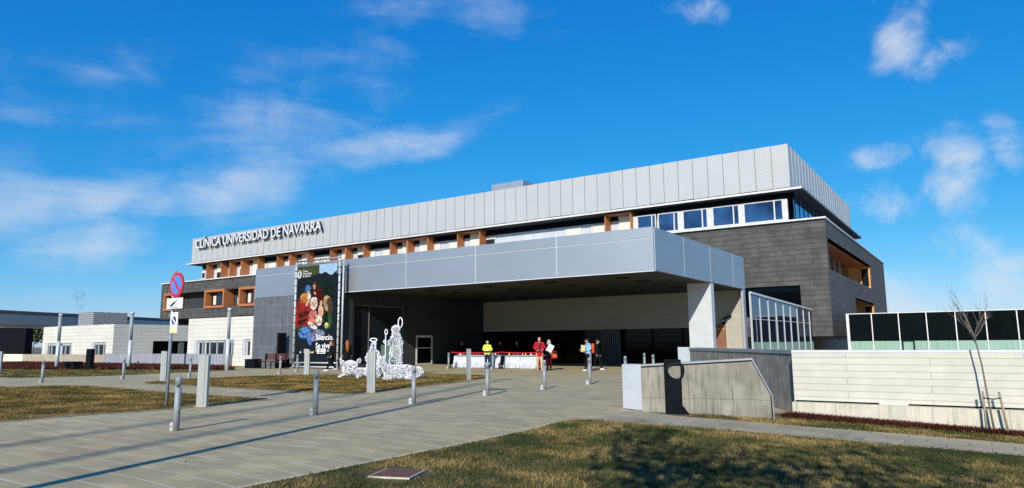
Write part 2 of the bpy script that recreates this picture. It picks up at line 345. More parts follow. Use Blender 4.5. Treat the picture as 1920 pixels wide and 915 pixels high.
grassfill('lawn_grass',lawnB,'grass_dry',2000,.035,.006,(-40,0,0,25),'browner grass of the lawn beside the no parking sign')
grassfill('lawn_grass',lawnC,'grass_dry',1900,.035,.006,(-60,0,5,40),'dry grass of the lawn under the white garland figures')
grassfill('lawn_grass',lawnD,'grass',1300,.035,.006,(-75,0,5,40),'green grass strip in front of the low wall at left')
verge=[(-3.85,15.6),gr(1470,797.5),gr(1660,812),gr(1919,833),(9,15.4),(25,15.6),(25,16.3),(-3.6,16.3)]
verge=[(-5.6,14.98)]+verge[1:]+[(-3.75,15.45)]
grassfill('lawn_grass',verge,'grass',2600,.04,.007,None,'green grass verge between the path and the white retaining wall',z=.0)
gc=[(-3.7,15.75),(-1.5,15.85),(1,16.0),(6,15.95),(14,16.0),(14,16.25),(-3.6,16.2)]
grassfill('ground_cover',gc,'red_leaf',9000,.10,.012,None,'dark red creeping ground cover along the foot of the retaining wall')
c_l=mat('dry_fallen_leaf',(.42,.30,.16),.8,0,.4,9,spec=.1); mb=MB()
for i in range(900):
    x=random.uniform(-14,7); y=random.uniform(4.5,16) if x>-6.8 else random.uniform(5,16)
    if x<-7 and random.random()<.75: continue
    a=random.uniform(0,6.28); r=random.uniform(.010,.028); z=zf(x)+random.uniform(.03,.05) if x>-6.8 else .004
    mb.add([(x+r*math.cos(a),y+r*math.sin(a),z),(x+r*.6*math.cos(a+1.6),y+r*.6*math.sin(a+1.6),z+random.uniform(0,.015)),(x-r*math.cos(a),y-r*math.sin(a),z),(x-r*.6*math.cos(a+1.6),y-r*.6*math.sin(a+1.6),z+.003)],[(0,1,2,3)])
tag(mb.build('fallen_leaves',c_l),'small dry leaves scattered over the front lawn and paving','leaves',kind='stuff')
# ------------------------------------------------------------------ hospital building
YF=62.0; XC=-10.05; XL=ay(303,546,YF).x; XS=-12.55; XSL=ay(364,470,YF).x
ZL=11.72; ZS=14.45; ZT=18.6
hb=thing('hospital_building',(-60,YF,0),'long slate clad hospital block with a white perforated metal top storey','building')
lo=(ay(306,560,YF).x, ay(477,560,YF).x+6, ay(382,577,YF).z, ay(382,546,YF).z)
fw=(ay(1350,560,YF).x, ay(1502,560,YF).x, 3.6, 6.2)
mb=MB(); wall_y(mb,-60,XC,1.88,ZL,YF,YF+.5,[fw]); wall_y(mb,XL,-60,5.9,ZL,YF,YF+.5,[lo])
so1=(62.6,90.5,7.45,10.2); so2=(76.2,91.4,3.2,5.75)
wall_x(mb,YF+.502,104.3,1.88,ZL,XC-.5,XC,[so1,so2])
mb.box(XL,XL+.5,YF+.502,100,5.9,ZL); mb.box(XL+.5,XC-.5,YF+.6,104,ZL-.6,ZL-.3); mb.box(XL,XC,103.8,104.3,ZL-6,ZL)
mb.build('slate_wall','dark_stone',hb)
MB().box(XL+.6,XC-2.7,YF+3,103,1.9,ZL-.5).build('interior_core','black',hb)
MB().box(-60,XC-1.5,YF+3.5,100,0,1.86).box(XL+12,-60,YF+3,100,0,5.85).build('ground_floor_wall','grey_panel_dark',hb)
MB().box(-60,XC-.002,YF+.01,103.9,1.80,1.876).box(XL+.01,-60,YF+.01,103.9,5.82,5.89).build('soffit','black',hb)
MB().box(XL-.1,XC+.12,YF-.3,YF+1.6,ZL,ZL+.14).box(XC-1.2,XC+.12,YF+1.6,104.4,ZL,ZL+.10).build('ledge','white_trim',hb)
# recessed floor strip
MB().box(XSL+.8,-53,YF+1.4,YF+1.7,ZL+.14,ZS-.02).box(-53,-22,YF+1.4,YF+1.7,ZL+.14,ZS-.02).build('infill_wall','fine_grey',hb)
MB().box(-25.2,XS,YF+.62,YF+.9,ZL+.14,ZL+.3).box(-25.2,XS,YF+.62,YF+.9,ZS-.5,ZS-.02).build('window_band','black_metal',hb)  # upper black strip stands in for shade under the roof slab
MB().box(XSL+.5,XS+.0,YF+1.3,YF+1.38,ZS-.62,ZS-.02).build('shadow_band','black_metal',hb)  # slab shade along the recessed floor, painted as a black strip
MB().box(XS-.1,XS,YF+.9,96,ZL+.1,ZS-.02).build('side_glazing','glass_blue',hb)
for y in np.arange(YF+.95,96,1.9): MB().box(XS,XS+.04,y,y+.06,ZL+.1,ZS-.02).build('mullion','black_metal',hb)
# slab edge and screen
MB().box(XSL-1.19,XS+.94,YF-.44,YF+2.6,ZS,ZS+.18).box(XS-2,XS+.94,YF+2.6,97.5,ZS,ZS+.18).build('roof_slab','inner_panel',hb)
MB().box(XSL-1.2,XS+.95,YF-.46,YF-.441,ZS+.02,ZS+.2).build('roof_slab_edge','white_trim',hb)
MB().box(XS+.941,XS+.955,YF-.44,97.5,ZS+.02,ZS+.2).build('side_slab_edge','slat',hb)
MB().box(XSL+.1,XS-.1,YF+.3,95.8,ZS+.23,ZT-.3).build('roof_storey','slat',hb)
mb=MB(); PW=1.435
nP=int((XS-XSL)/PW); 
for i in range(nP+1):
    x1=XS-i*PW; x0=max(x1-PW+.035,XSL); dz=random.uniform(-.02,.02)
    if x1-x0<.2: continue
    mb.prism([(x0,YF-.33,ZS+.28+dz),(x1,YF-.38,ZS+.28+dz),(x1,YF-.38,ZT),(x0,YF-.33,ZT)],(0,.12,0))
mb.build('screen_panels','screen',hb)
mb=MB(); y=YF-.36; 
while y<96:
    mb.prism([(XS+.01,y,ZS+.28),(XS-.01,min(y+PW-.03,96),ZS+.28),(XS-.01,min(y+PW-.03,96),ZT),(XS+.01,y,ZT)],(-.1,0,0)); y+=PW
mb.build('side_screen_panels','screen',hb)
mb=MB(); 
for i in range(nP+1): x1=XS-i*PW; mb.box(x1-PW+.01,x1-PW+.06,YF-.28,YF-.22,ZS+.3,ZT-.02)
mb.build('panel_joints','seam_dark',hb)
MB().box(XSL,XSL+.08,YF-.25,90,ZS+.25,ZT).build('end_screen','screen',hb)
MB().box(-52,-47,72,80,ZT,22.3).build('rooftop_plant_room','grey_panel',hb)
p=ay(1384,262,70); MB().tube([(p.x,70,18),(p.x,70,p.z)],[.06,.03],6).build('rooftop_mast','galv_dark',hb)
# orange window boxes in the strip
def obox(px0,px1,zb,zt,y0,nm='window_box',lit='orange',yback=None,blind=.55):
    a=ay(px0,470,y0).x; b=ay(px1,470,y0).x; t=.11; yb=yback or YF+1.38
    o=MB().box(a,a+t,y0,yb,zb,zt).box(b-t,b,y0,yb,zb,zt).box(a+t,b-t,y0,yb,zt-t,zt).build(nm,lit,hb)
    w0=a+t+.9; 
    MB().box(w0,b-t,yb-.10,yb-.02,zb+.02,zt-t-.02).build('window',M['white_frame'],o)
    zm=zb+(zt-zb)*(1-blind)
    MB().box(w0+.12,b-t-.1,yb-.16,yb-.11,zm,zt-.35).build('blind','blind',o)
    MB().box(w0+.12,b-t-.1,yb-.14,yb-.11,zb+.15,zm).build('pane','glass',o)
for a,b,bl in ((1135,1185,.9),(857,900,.8),(763,802,.85),(731,763,.85),(648,682,.45),(619,648,.8),(545,577,.8),(519.7,544,.8),(455,484.7,.9),(431.5,454,.5),(389,416.5,.55)):
    obox(a,b,ZL+.15,ZS-.06,YF+.1,blind=bl)
def win(px0,px1,y,zb,zt,split=None,blind=0,frame='white_frame',gl='glass'):
    a=ay(px0,440,y).x; b=ay(px1,440,y).x
    o=MB(); wall_y(o,a,b,zb,zt,y,y+.10,[(a+.12,b-.12,zb+.12,zt-.12)] if not split else [(a+.12,a+(b-a)*split-.06,zb+.12,zt-.12),(a+(b-a)*split+.06,b-.12,zb+.12,zt-.12)])
    o=o.build('window',frame,hb); MB().box(a+.05,b-.05,y+.05,y+.09,zb+.05,zt-.05).build('pane',gl,o)
    if blind: MB().box(a+.14,b-.14,y+.02,y+.045,zt-.14-(zt-zb-.3)*blind,zt-.14).build('blind','blind',o)
for a,b in ((1195,1231),(1234,1274),(1281,1329),(1337,1389),(1396,1472)): win(a,b,YF+.6,ZL+.3,ZS-.5,.78,gl='glass_blue')
mb=MB()
for a,b in ((1186,1195),(1274,1281),(1329,1337),(1389,1396),(1472,1480)):
    A=ay(a,440,YF+.62).x;B=ay(b,440,YF+.62).x; MB().box(A,B,YF+.63,YF+.9,ZL+.3,ZS-.5).build('pier','white_frame',hb)
for a,b,bl in ((1060,1090,1),(1109,1135,1),(903,929,.1),(804,826,.9),(841,857,1),(685,704,.8),(717,731,.9),(577,602,.9),(603,618,.7),(484.7,502,.9),(505,519,.8),(416.5,430,.1),(382,389,.3)):
    win(a,b,YF+1.28,ZL+.5,ZS-.8,None,bl)
# left opening with orange boxes
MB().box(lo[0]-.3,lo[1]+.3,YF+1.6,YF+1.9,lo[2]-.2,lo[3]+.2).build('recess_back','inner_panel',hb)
for a,b in ((306,325),(382,419),(446,478)):
    A=ay(a,560,YF-.3).x; B=ay(b,560,YF-.3).x; z0,z1=lo[2]-.15,lo[3]+.1
    o=MB(); wall_y(o,A,B,z0,z1,YF-.25,YF+1.5,[(A+.35,B-.35,z0+.35,z1-.35)]); o=o.build('window_box','orange',hb)
    MB().box(A+.3,B-.3,YF+.8,YF+.9,z0+.3,z1-.3).build('pane','glass',o); MB().box(A+1.0,A+1.7,YF+.72,YF+.78,z0+.6,z1-.9).build('blind','blind',o)
MB().box(ay(430,560,YF).x,ay(440,560,YF).x,YF+1.4,YF+1.58,lo[2]+.3,lo[2]+1.4).build('blind','blind',hb)
# right block front recess and side openings
MB().box(fw[0],fw[1]-.05,YF+.35,YF+.45,fw[2],fw[3]).build('recess_glazing','glass_black',hb)
def sideop(o,name):
    y0,y1,z0,z1=o; k=MB().box(XC-2.6,XC-2.5,y0,y1,z0-.1,z1+.1).build(name,'glass',hb)
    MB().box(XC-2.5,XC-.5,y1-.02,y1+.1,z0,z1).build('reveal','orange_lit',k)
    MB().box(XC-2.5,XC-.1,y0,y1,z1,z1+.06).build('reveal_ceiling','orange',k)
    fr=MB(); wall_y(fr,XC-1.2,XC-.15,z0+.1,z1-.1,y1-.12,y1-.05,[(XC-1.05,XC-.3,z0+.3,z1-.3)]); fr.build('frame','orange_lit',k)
    MB().box(XC-1.05,XC-.3,y1-.09,y1-.07,z0+.3,z1-.3).build('pane','glass',k)
    for q in np.arange(y0+2.5,y1-6,3.2): MB().box(XC-2.48,XC-2.40,q,q+.12,z0,z1).build('mullion','mull',k)
sideop(so1,'balcony_opening'); sideop(so2,'balcony_opening')
# lettering
def text(body,size,name,m,parent,origin,ux,uz,width=None,ext=.0,off=0,align='LEFT',bev=0):
    cu=bpy.data.curves.new(name,'FONT'); cu.body=body; cu.size=size; cu.extrude=ext; cu.offset=off; cu.align_x=align; cu.resolution_u=3
    t=bpy.data.objects.new(name,cu); COL.objects.link(t); bpy.context.view_layer.update()
    me=bpy.data.meshes.new_from_object(t.evaluated_get(bpy.context.evaluated_depsgraph_get())); bpy.data.objects.remove(t); bpy.data.curves.remove(cu)
    xs=[v.co.x for v in me.vertices]; w=max(xs)-min(xs); sx=(width/w) if width else 1
    ux=Vector(ux).normalized(); uz=Vector(uz).normalized(); n=ux.cross(uz)
    for v in me.vertices:
        q=v.co.copy(); v.co=ux*(q.x*sx)+uz*q.y+n*q.z
    me.materials.clear(); me.materials.append(M[m]); o=bpy.data.objects.new(name,me); COL.objects.link(o)
    off_=Vector((0,0,0)); p=parent
    while p: off_+=p.location; p=p.parent
    o.parent=parent; o.location=Vector(origin)-off_
    return o
text('CLÍNICA UNIVERSIDAD DE NAVARRA',1.95,'sign_lettering','letter_face',hb,(-102.4,YF-.95,16.82),(1,0,0),(0,0,1),29.8,.05,.022)
text('CLÍNICA UNIVERSIDAD DE NAVARRA',1.95,'letter_return','letter_side',hb,(-102.4,YF-.75,16.82),(1,0,0),(0,0,1),29.8,.14,.022)
# ------------------------------------------------------------------ entrance building with the big canopy
eb=thing('entrance_building',(-27,30,0),'grey panelled entrance building with a deep flat canopy over the forecourt','building')
Y0=30.0; X1=-12.32; XD=-33.36; XB=-42.5; ZU=6.9; ZM=6.36; ZB=4.8
g_=.018
def panels(xs,z0,z1,nm):
    m=MB()
    for a,b in zip(xs,xs[1:]): m.box(a+g_,b-g_,Y0,Y0+.15,z0+g_,z1-g_)
    m.build(nm,'grey_panel',eb,bevel=.006)
xs=[XB,-38.2,XD,-27.99,-22.8,-17.59,X1]
panels(xs,ZM,ZU,'upper_fascia'); panels(xs,ZB,ZM,'lower_fascia')
ys=[Y0+.15,34.0,38.2,42.5,45.0]
m=MB()
for a,b in zip(ys,ys[1:]): m.box(X1-.15,X1,a+g_,b-g_,ZM+g_,ZU-g_); m.box(X1-.15,X1,a+g_,b-g_,ZB+g_,ZM-g_)
m.build('side_fascia','grey_panel',eb,bevel=.006)
MB().box(XB+.05,X1-.02,Y0+.03,Y0+.13,ZB+.03,ZU-.03).box(X1-.13,X1-.02,Y0+.13,44.95,ZB+.03,ZU-.03).build('panel_seams','seam',eb)
MB().box(XB+.1,X1-.16,Y0+.17,45,ZU-.12,ZU-.02).build('canopy_roof','grey_panel',eb)
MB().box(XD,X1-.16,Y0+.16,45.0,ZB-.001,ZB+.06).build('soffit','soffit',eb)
MB().box(XD,X1-.002,Y0-.004,Y0+.16,ZB-.03,ZB+.012).build('edge_trim','seam',eb)
mb=MB()
for j,yy in enumerate((32.2,34.6,37.2,40,43)):
    for x in (-15,-19.3,-23.5,-28): MB().box(x-.35,x-.08,yy,yy+.2,ZB-.07,ZB-.003).box(x+.08,x+.35,yy,yy+.2,ZB-.07,ZB-.003).box(x-.35,x+.35,yy+.08,yy+.12,ZB-.02,ZB-.002).build('downlight','black',eb)
# left block
mb=MB()
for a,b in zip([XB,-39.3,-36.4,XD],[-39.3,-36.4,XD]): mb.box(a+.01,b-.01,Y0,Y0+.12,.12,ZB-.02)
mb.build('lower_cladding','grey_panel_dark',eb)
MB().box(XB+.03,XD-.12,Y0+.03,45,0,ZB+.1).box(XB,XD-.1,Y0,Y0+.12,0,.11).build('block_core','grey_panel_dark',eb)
# inner left side wall (X = XD) with glazing and a door
mb=MB(); wall_x(mb,Y0+.13,45,0,ZB-.002,XD-.1,XD,[(30.9,35.54,.1,4.05),(36.85,38.7,0,1.72+.4)])
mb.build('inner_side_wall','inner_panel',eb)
o=MB().box(XD-.09,XD-.05,30.9,35.54,.1,4.05).build('glazing','glass',eb); 
mb=MB(); wall_x(mb,30.9,35.54,.1,4.05,XD-.049,XD+.01,[(30.97,32.3,.16,3.98),(32.36,35.47,.16,3.98)]); mb.build('frame','slat',o)
MB().box(XD-.048,XD-.04,33.5,35.4,.17,1.45).build('frosted_band','green',o)
d=MB(); wall_x(d,36.9,38.65,.02,2.1,XD+.0,XD+.06,[(37.0,38.52,.12,1.95)]); d.box(XD,XD+.06,37.0,38.52,1.18,1.24)
d=d.build('door','white_frame',eb); MB().box(XD+.01,XD+.03,36.98,38.55,.1,1.97).build('pane','glass_black',d); MB().tube([(XD+.1,38.35,.95),(XD+.1,38.35,1.4)],.02,8).build('handle','galv',d)
# column
MB().box(-13.72,-12.36,38.2,38.72,0,ZB-.002).build('column','grey_panel_column' if 'grey_panel_column' in M else 'cap',eb)
# back wall
xw=-14.6
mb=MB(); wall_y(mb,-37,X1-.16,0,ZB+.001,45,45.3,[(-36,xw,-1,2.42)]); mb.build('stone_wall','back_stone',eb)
o=MB().box(-36,xw,45.16,45.2,0,2.42).build('entrance_glazing','glass_black',eb)
mb=MB(); 
for x in (-34,-31.6,-29.2,-26.8,-24.6,-21,-18.9,-16.7): mb.box(x,x+.07,45.08,45.16,0,2.42)
mb.build('frame','black_metal',o)
mb=MB(); a,b=-22.62,-21.1
for x in np.arange(a,b,.17): mb.box(x,x+.07,44.75,44.95,0,2.40)
mb.box(a,b,44.78,44.92,2.1,2.14); mb.build('slatted_screen','slat',eb)
o=MB().box(-14.45,-13.70,44.84,44.98,0,2.62).build('timber_panel','wood',eb)
text('Urgencias',.17,'lettering','orange_lit',o,(-14.40,44.83,2.28),(1,0,0),(0,0,1),.64,.003,.004)
MB().box(X1-.16,X1-.02,44.5,45.02,0,ZB-.005).build('end_fin','grey_panel',eb)
o=MB().box(-13.92,-13.72,44.9,44.99,2.62,2.95).build('intercom','black_metal',eb); MB().box(-13.88,-13.76,44.885,44.898,2.78,2.9).build('screen','sign_white',o)
p=ay(1365,594,45); o=MB().box(p.x-.05,p.x+.05,44.7,44.99,p.z-.05,p.z+.03).build('security_camera','black_metal',eb)
MB().tube([(p.x-.15,44.55,p.z-.12),(p.x+.28,44.8,p.z+.08)],.06,8).build('lens_housing','black_metal',o)
# ------------------------------------------------------------------ glass curtain wall between canopy and slate block
P0=Vector((-12.15,45.2,0)); P1=Vector((-11.5,61.4,0)); zA,zB_=4.55,3.98
gl=thing('glass_link',P0,'faceted glass curtain wall with silver mullions beside the canopy','glazed wall')
d=(P1-P0); nrm=Vector((d.y,-d.x,0)).normalized()
def gz(t): return zA+(zB_-zA)*t
MB().prism([P0,P1,P1+Vector((0,0,zB_)),P0+Vector((0,0,zA))],-nrm*.05).build('glazing','mirror',gl)
Q=nrm*.012
o=MB().prism([P0+Q,P1+Q,P1+Q+Vector((0,0,1.42)),P0+Q+Vector((0,0,1.42))],-nrm*.008).build('frosted_band','green',gl)
px=[1398.5,1410.3,1427,1442.6,1457,1471,1483.7,1496.3,1508,1519]
mb=MB()
for u in px:
    p=apl(u,620,P0,P1); t=max(0,min(1,(p-P0).length/d.length)); t=max(0,min(1,((p-P0).xy.dot(d.xy))/d.xy.dot(d.xy))); q=P0+d*t; zt=gz(t)
    e=d.normalized()*.038
    mb.prism([q-e,q+e,q+e+Vector((0,0,zt)),q-e+Vector((0,0,zt))],nrm*.05)
mb.build('mullions','mull',gl)
a=P0+Vector((0,0,zA)); b=P1+Vector((0,0,zB_)); mb=MB().prism([a,b,b+Vector((0,0,.12)),a+Vector((0,0,.12))],nrm*.14)
mb.build('head_rail','mull',gl)
a=P0+Vector((0,0,2.9)); b=P1+Vector((0,0,2.9)); MB().prism([a,b,b+Vector((0,0,.05)),a+Vector((0,0,.05))],nrm*.03).build('transom','mull',gl)
# ------------------------------------------------------------------ right glazed pavilion
yp=61.0; zp=3.56; xa=-8.75
gp=thing('glass_pavilion',(xa,yp,0),'low black glazed pavilion with white posts behind the white wall','building')
MB().box(xa,60,yp,yp+.1,1.42,zp).build('glazing','glass_black',gp)
MB().box(xa,60,yp-.002,yp+.098,0,1.418).build('frosted_band','green',gp)
MB().box(xa-.1,60.1,yp-.06,yp+12,zp,zp+.06).build('roof','white_trim',gp)
MB().box(xa+.02,xa+.12,yp+.12,yp+12,0,zp).box(xa+.2,60,yp+11.8,yp+12,0,zp).build('end_wall','grey_panel_dark',gp)
mb=MB(); stp=(ay(1739,620,yp).x-ay(1636,620,yp).x)/2
x=ay(1636,620,yp).x
MB().box(xa-.1,xa+.10,yp-.05,yp-.003,0,zp).build('corner_post','white_trim',gp)
while x<60: MB().box(x-.035,x+.035,yp-.05,yp-.003,0,zp).build('post','white_trim',gp); x+=stp
a=ay(1691,640,yp).x;b=ay(1715,640,yp).x; mb=MB(); wall_y(mb,a,b,0,1.9-.4,yp-.08,yp-.004,[(a+.1,b-.1,0,1.38)]); d_=mb.build('door','black_metal',gp)
MB().box(a+.1,b-.1,yp-.03,yp-.02,0,1.38).build('pane','green',d_)
MB().box(20,21.5,yp+4,yp+5,zp+.1,zp+.35).box(6,7,yp+4,yp+5,zp+.1,zp+.3).build('roof_vents','white_trim',gp)
sheet('terrace',[(-3.3,16.9),(80,16.9),(80,110),(-10,110),(-3.3,75)],.02,'kerb',flat=True)
# ------------------------------------------------------------------ retaining wall (right)
yr=16.4; xr=-3.55
rw=thing('retaining_wall',(xr,yr,-.2),'long white coursed stone retaining wall on a pale concrete plinth at right','wall')
s1=(ay(1491,750,yr).x,ay(1648,750,yr).x); s2=(ay(1703,755,yr).x,12)
mb=MB(); wall_y(mb,xr,30,.165,1.24,yr,yr+.3,[(s1[0],s1[1],.16,.20),(s2[0],s2[1],.16,.20)]); mb.build('stone_courses','ret_stone',rw)
MB().box(xr,30,yr-.01,yr+.35,1.24,1.29).build('coping','white_trim',rw)
MB().box(xr-.02,30,yr-.16,yr+.3,-1.2,.163).build('plinth','plinth',rw)
MB().box(xr+.03,30,yr+.2,yr+.29,.1,.3).build('slot_back','black',rw)
# ------------------------------------------------------------------ concrete parapets
a=Vector((-6.999,14.871,0)); b=Vector((-6.505,14.781,0)); e=Vector((-3.75,15.385,0))
w1=thing('concrete_parapet',b,'front concrete parapet with sloping end, streaked, capped in pale metal','wall')
def WP(u,v): return apl(u,v,b,e)
top0=WP(1201,687); top1=WP(1409.5,674.8); c1=WP(1446.8,741.5); c2=WP(1451.8,789)
bk=Vector((-(e-b).y,(e-b).x,0)).normalized()*.34
fo=-bk.normalized()
mb=MB().prism([Vector((b.x,b.y,-.4)),top0,top1,c1,Vector((c2.x,c2.y,-.5))],bk); mb.build('concrete_core','concrete',w1)
# coping : strips following the outline, proud of the face
def strip(mb,p,q,t,wd,fr):
    dd=(q-p).normalized(); up=fo.cross(dd).normalized(); up=up if up.z>0 or abs(up.z)<1e-3 and up.x>0 else -up
    return mb.prism([p,q,q+up*t,p+up*t],bk.normalized()*wd)
mb=MB(); f2=fo*.03
T=.045
o1=[WP(1201,683.5)+f2,WP(1410,671.3)+f2,WP(1448.5,741)+f2,Vector((*(WP(1453.5,789)+f2).xy,-.35))]
i1=[top0+f2,top1+f2,c1+f2,Vector((*(c2+f2).xy,-.35))]
for k in range(3): mb.prism([i1[k],i1[k+1],o1[k+1],o1[k]],bk+bk.normalized()*.06)
mb.build('metal_coping','coping',w1)
mb=MB()
for k in range(3):
    q=[i1[k]-f2*.9,i1[k+1]-f2*.9]; dn=(o1[k]-i1[k]).normalized()*-.03
    mb.prism([q[0],q[1],q[1]+dn,q[0]+dn],fo*.006)
mb.build('coping_shadow_line','black',w1)  # black strip painted as the shadow line below the coping
zt_=apl(1170,683,a,b).z
mb=MB().prism([(a.x,a.y,zf(a.x)+.02),(b.x+.03,b.y-.03,zf(b.x)+.02),(b.x+.03,b.y-.03,zt_),(a.x,a.y,zt_)],bk*1.25); mb.build('metal_end_cap','cap',w1)
A2=Vector((-8.77,24.37,0)); B2=Vector((-3.6,16.83,0)); d2=(B2-A2).normalized(); n2=Vector((-d2.y,d2.x,0))
w2=thing('concrete_parapet',A2,'rear taller concrete parapet running to the white stone wall','wall')
L2=Vector((A2.x,A2.y,0)); 
MB().prism([(A2.x,A2.y,-.5),(B2.x,B2.y,-.5),(B2.x,B2.y,1.2),(A2.x,A2.y,1.2)],n2*.3).build('concrete_core','concrete',w2)
k=-n2*.03
MB().prism([A2+k+Vector((0,0,1.2)),B2+k+Vector((0,0,1.2)),B2+k+Vector((0,0,1.285)),A2+k+Vector((0,0,1.285))],n2*.38).build('metal_coping','coping',w2)
q0=apl(1271,655,A2+Vector((0,0,0)),A2+Vector((1,-.2,0))); q1=apl(1294,655,A2,A2+Vector((1,-.2,0)))
MB().prism([(q0.x,q0.y,0),(q1.x,q1.y,0),(q1.x,q1.y,1.30),(q0.x,q0.y,1.30)],(-.2,.5,0)).build('metal_end_cap','cap',w2)
# heart panel
hp_=WP(1250,775)+fo*.15; hq=WP(1281,775)+fo*.15
pn=thing('signage_slab',(hp_.x,hp_.y,zf(hp_.x)),'upright charcoal metal slab with a heart shaped hole against the parapet','sign slab')
u=Vector(((hq-hp_).x,(hq-hp_).y,0)); W_=u.length; u.normalize(); zt=apl(1250,674,hp_,hq).z; zb=zf(hp_.x)-.02
n_=Vector((-u.y,u.x,0))
hc=apl(1267,693,hp_,hq); cx=(Vector((hc.x,hc.y,0))-Vector((hp_.x,hp_.y,0))).dot(u); cz=hc.z
HR=.175
def hpt(t):
    x=math.sin(t); y=math.cos(t); r=HR*(1+.16*max(0,-y)**6 -.16*max(0,y)**10)
    return cx+r*x, cz+r*y
NN=40; hole=[hpt(2*math.pi*i/NN) for i in range(NN)]
def rectpt(x,z):  # project from hole centre to rectangle boundary
    dx,dz=x-cx,z-cz; s=min([(W_-cx)/dx if dx>1e-9 else 1e9,(-cx)/dx if dx<-1e-9 else 1e9,(zt-cz)/dz if dz>1e-9 else 1e9,(zb-cz)/dz if dz<-1e-9 else 1e9]); return cx+dx*s,cz+dz*s
outer=[rectpt(*h) for h in hole]
for cxn,czn in ((0,zb),(W_,zb),(0,zt),(W_,zt)):
    i=min(range(NN),key=lambda i:(outer[i][0]-cxn)**2+(outer[i][1]-czn)**2); outer[i]=(cxn,czn)
def P3(x,z,dep): return Vector((hp_.x,hp_.y,0))+u*x+n_*dep+Vector((0,0,z))
vs=[];fs=[]; TH=.12
for ring,dep in ((hole,0),(outer,0),(hole,TH),(outer,TH)): vs+=[P3(x,z,dep) for x,z in ring]
for i in range(NN):
    j=(i+1)%NN; fs+=[(i,j,NN+j,NN+i),(2*NN+j,2*NN+i,3*NN+i,3*NN+j),(j,i,2*NN+i,2*NN+j),(NN+i,NN+j,3*NN+j,3*NN+i)]
MB().add(vs,fs).build('slab','black_metal',pn)
MB().prism([P3(W_,zb,TH*.5),P3(W_+.16,zb,TH*.5),P3(W_,zb+.2,TH*.5)],n_*.03).build('foot','black_metal',pn)
mb=MB(); rl=[]
vs=[P3(*h,.003) for h in hole[NN//2+2:NN-3]]; k_=len(vs); vs+=[p+n_*(TH-.006) for p in vs]
for v in range(k_): pass
ctr=P3(cx,cz,.05); vs=[v+(ctr-v).normalized()*.004 if True else v for v in vs]
MB().add(vs,[(i+1,i,k_+i,k_+i+1) for i in range(k_-1)]).build('hole_lining','sign_white',pn)
# ------------------------------------------------------------------ left wings
cw=thing('white_wing',(-46,31,0),'white stone wing with a grey framed window strip beside the entrance block','building')
yw=31.0; a=ay(352,640,yw).x; b=XB-.02
wo=[(ay(364,650,yw).x,ay(438,650,yw).x,.7,ay(400,638,yw).z),(ay(454,650,yw).x,ay(469,650,yw).x,.7,ay(460,636,yw).z)]
mb=MB(); wall_y(mb,a,b,0,3.62,yw,yw+.3,wo); mb.box(a,a+.3,yw+.302,50,0,3.62); mb.box(a+.3,b,yw+.3,50,3.3,3.6); mb.build('stone_wall','white_stone',cw)
for w in wo:
    mb=MB(); x=w[0]
    mb.box(w[0],w[1],yw+.1,yw+.2,w[3]-.16,w[3]).box(w[0],w[1],yw+.1,yw+.2,w[2],w[2]+.08).box(w[0],w[0]+.35,yw+.02,yw+.25,w[2],w[3])
    while x<w[1]-.2: mb.box(x,x+.08,yw+.1,yw+.2,w[2],w[3]); mb.box(x+.3,x+.5,yw+.12,yw+.18,w[2],w[3]-.2) if random.random()<.5 else None; x+=.95
    o=mb.build('window','cap',cw); MB().box(w[0],w[1],yw+.22,yw+.26,w[2],w[3]).build('pane','glass',o)
MB().box(a+.3,b,yw+.5,yw+.6,0,3.3).build('interior','black',cw)
vp=thing('white_pavilion',(-69,30,0),'low white stone building with stepped roof screen at far left','building')
yv=30.0; a=ay(80,640,yv).x; b=ay(212,640,yv).x; zt=3.42
wo=[(ay(86,650,yv).x,ay(134,650,yv).x,.6,ay(100,644,yv).z),(ay(172,650,yv).x,ay(198,650,yv).x,.6,ay(180,642,yv).z)]
so=[(33.5,49,.6,1.95)]
mb=MB(); wall_y(mb,a,b,0,zt,yv,yv+.3,wo); mb.build('stone_wall','white_stone',vp)
mb=MB(); wall_x(mb,yv+.302,58,0,zt,b-.3,b-.002,so); mb.build('side_wall','white_stone',vp)
MB().box(a,b-.3,yv+.3,55,zt-.2,zt-.01).box(a,a+.3,yv+.302,55,0,zt-.2).build('roof','slat',vp)
for w in wo:
    mb=MB().box(w[0],w[1],yv+.1,yv+.2,w[3]-.2,w[3]).box(w[0],w[0]+.4,yv+.02,yv+.25,w[2],w[3]); x=w[0]
    k_=0
    while x<w[1]-.2: mb.box(x,x+(.09 if k_%3 else .34),yv+.1,yv+.2,w[2],w[3]); x+=.95; k_+=1
    o=mb.build('window','cap',vp); MB().box(w[0],w[1],yv+.22,yv+.26,w[2],w[3]).build('pane','glass',o)
mb=MB()
for y in np.arange(36,49,2.6): mb.box(b-.2,b-.1,y,y+.5,.6,1.95)
o=mb.build('window','slat',vp); MB().box(b-.28,b-.24,33.5,49,.6,1.95).build('pane','glass_black',o)
MB().box(a+.4,b-.4,yv+.5,yv+.6,0,3).build('interior','black',vp)
def grid(N,L,pos,out,b):
    s=N.new('ShaderNodeSeparateXYZ'); L.new(pos,s.inputs[0]); h=mathn(N,L,'ADD',s.outputs[0],s.outputs[1])
    q=mathn(N,L,'SINE',mathn(N,L,'ADD',mathn(N,L,'MULTIPLY',s.outputs[2],26),mathn(N,L,'MULTIPLY',mathn(N,L,'SINE',mathn(N,L,'MULTIPLY',h,7)),1.3)))
    return mixc(N,L,mathn(N,L,'GREATER_THAN',q,.1),out,(.10,.105,.11))
M['louvre']=mat('grey_roof_louvre',(.42,.43,.45),.5,.1,.05,hook=grid)
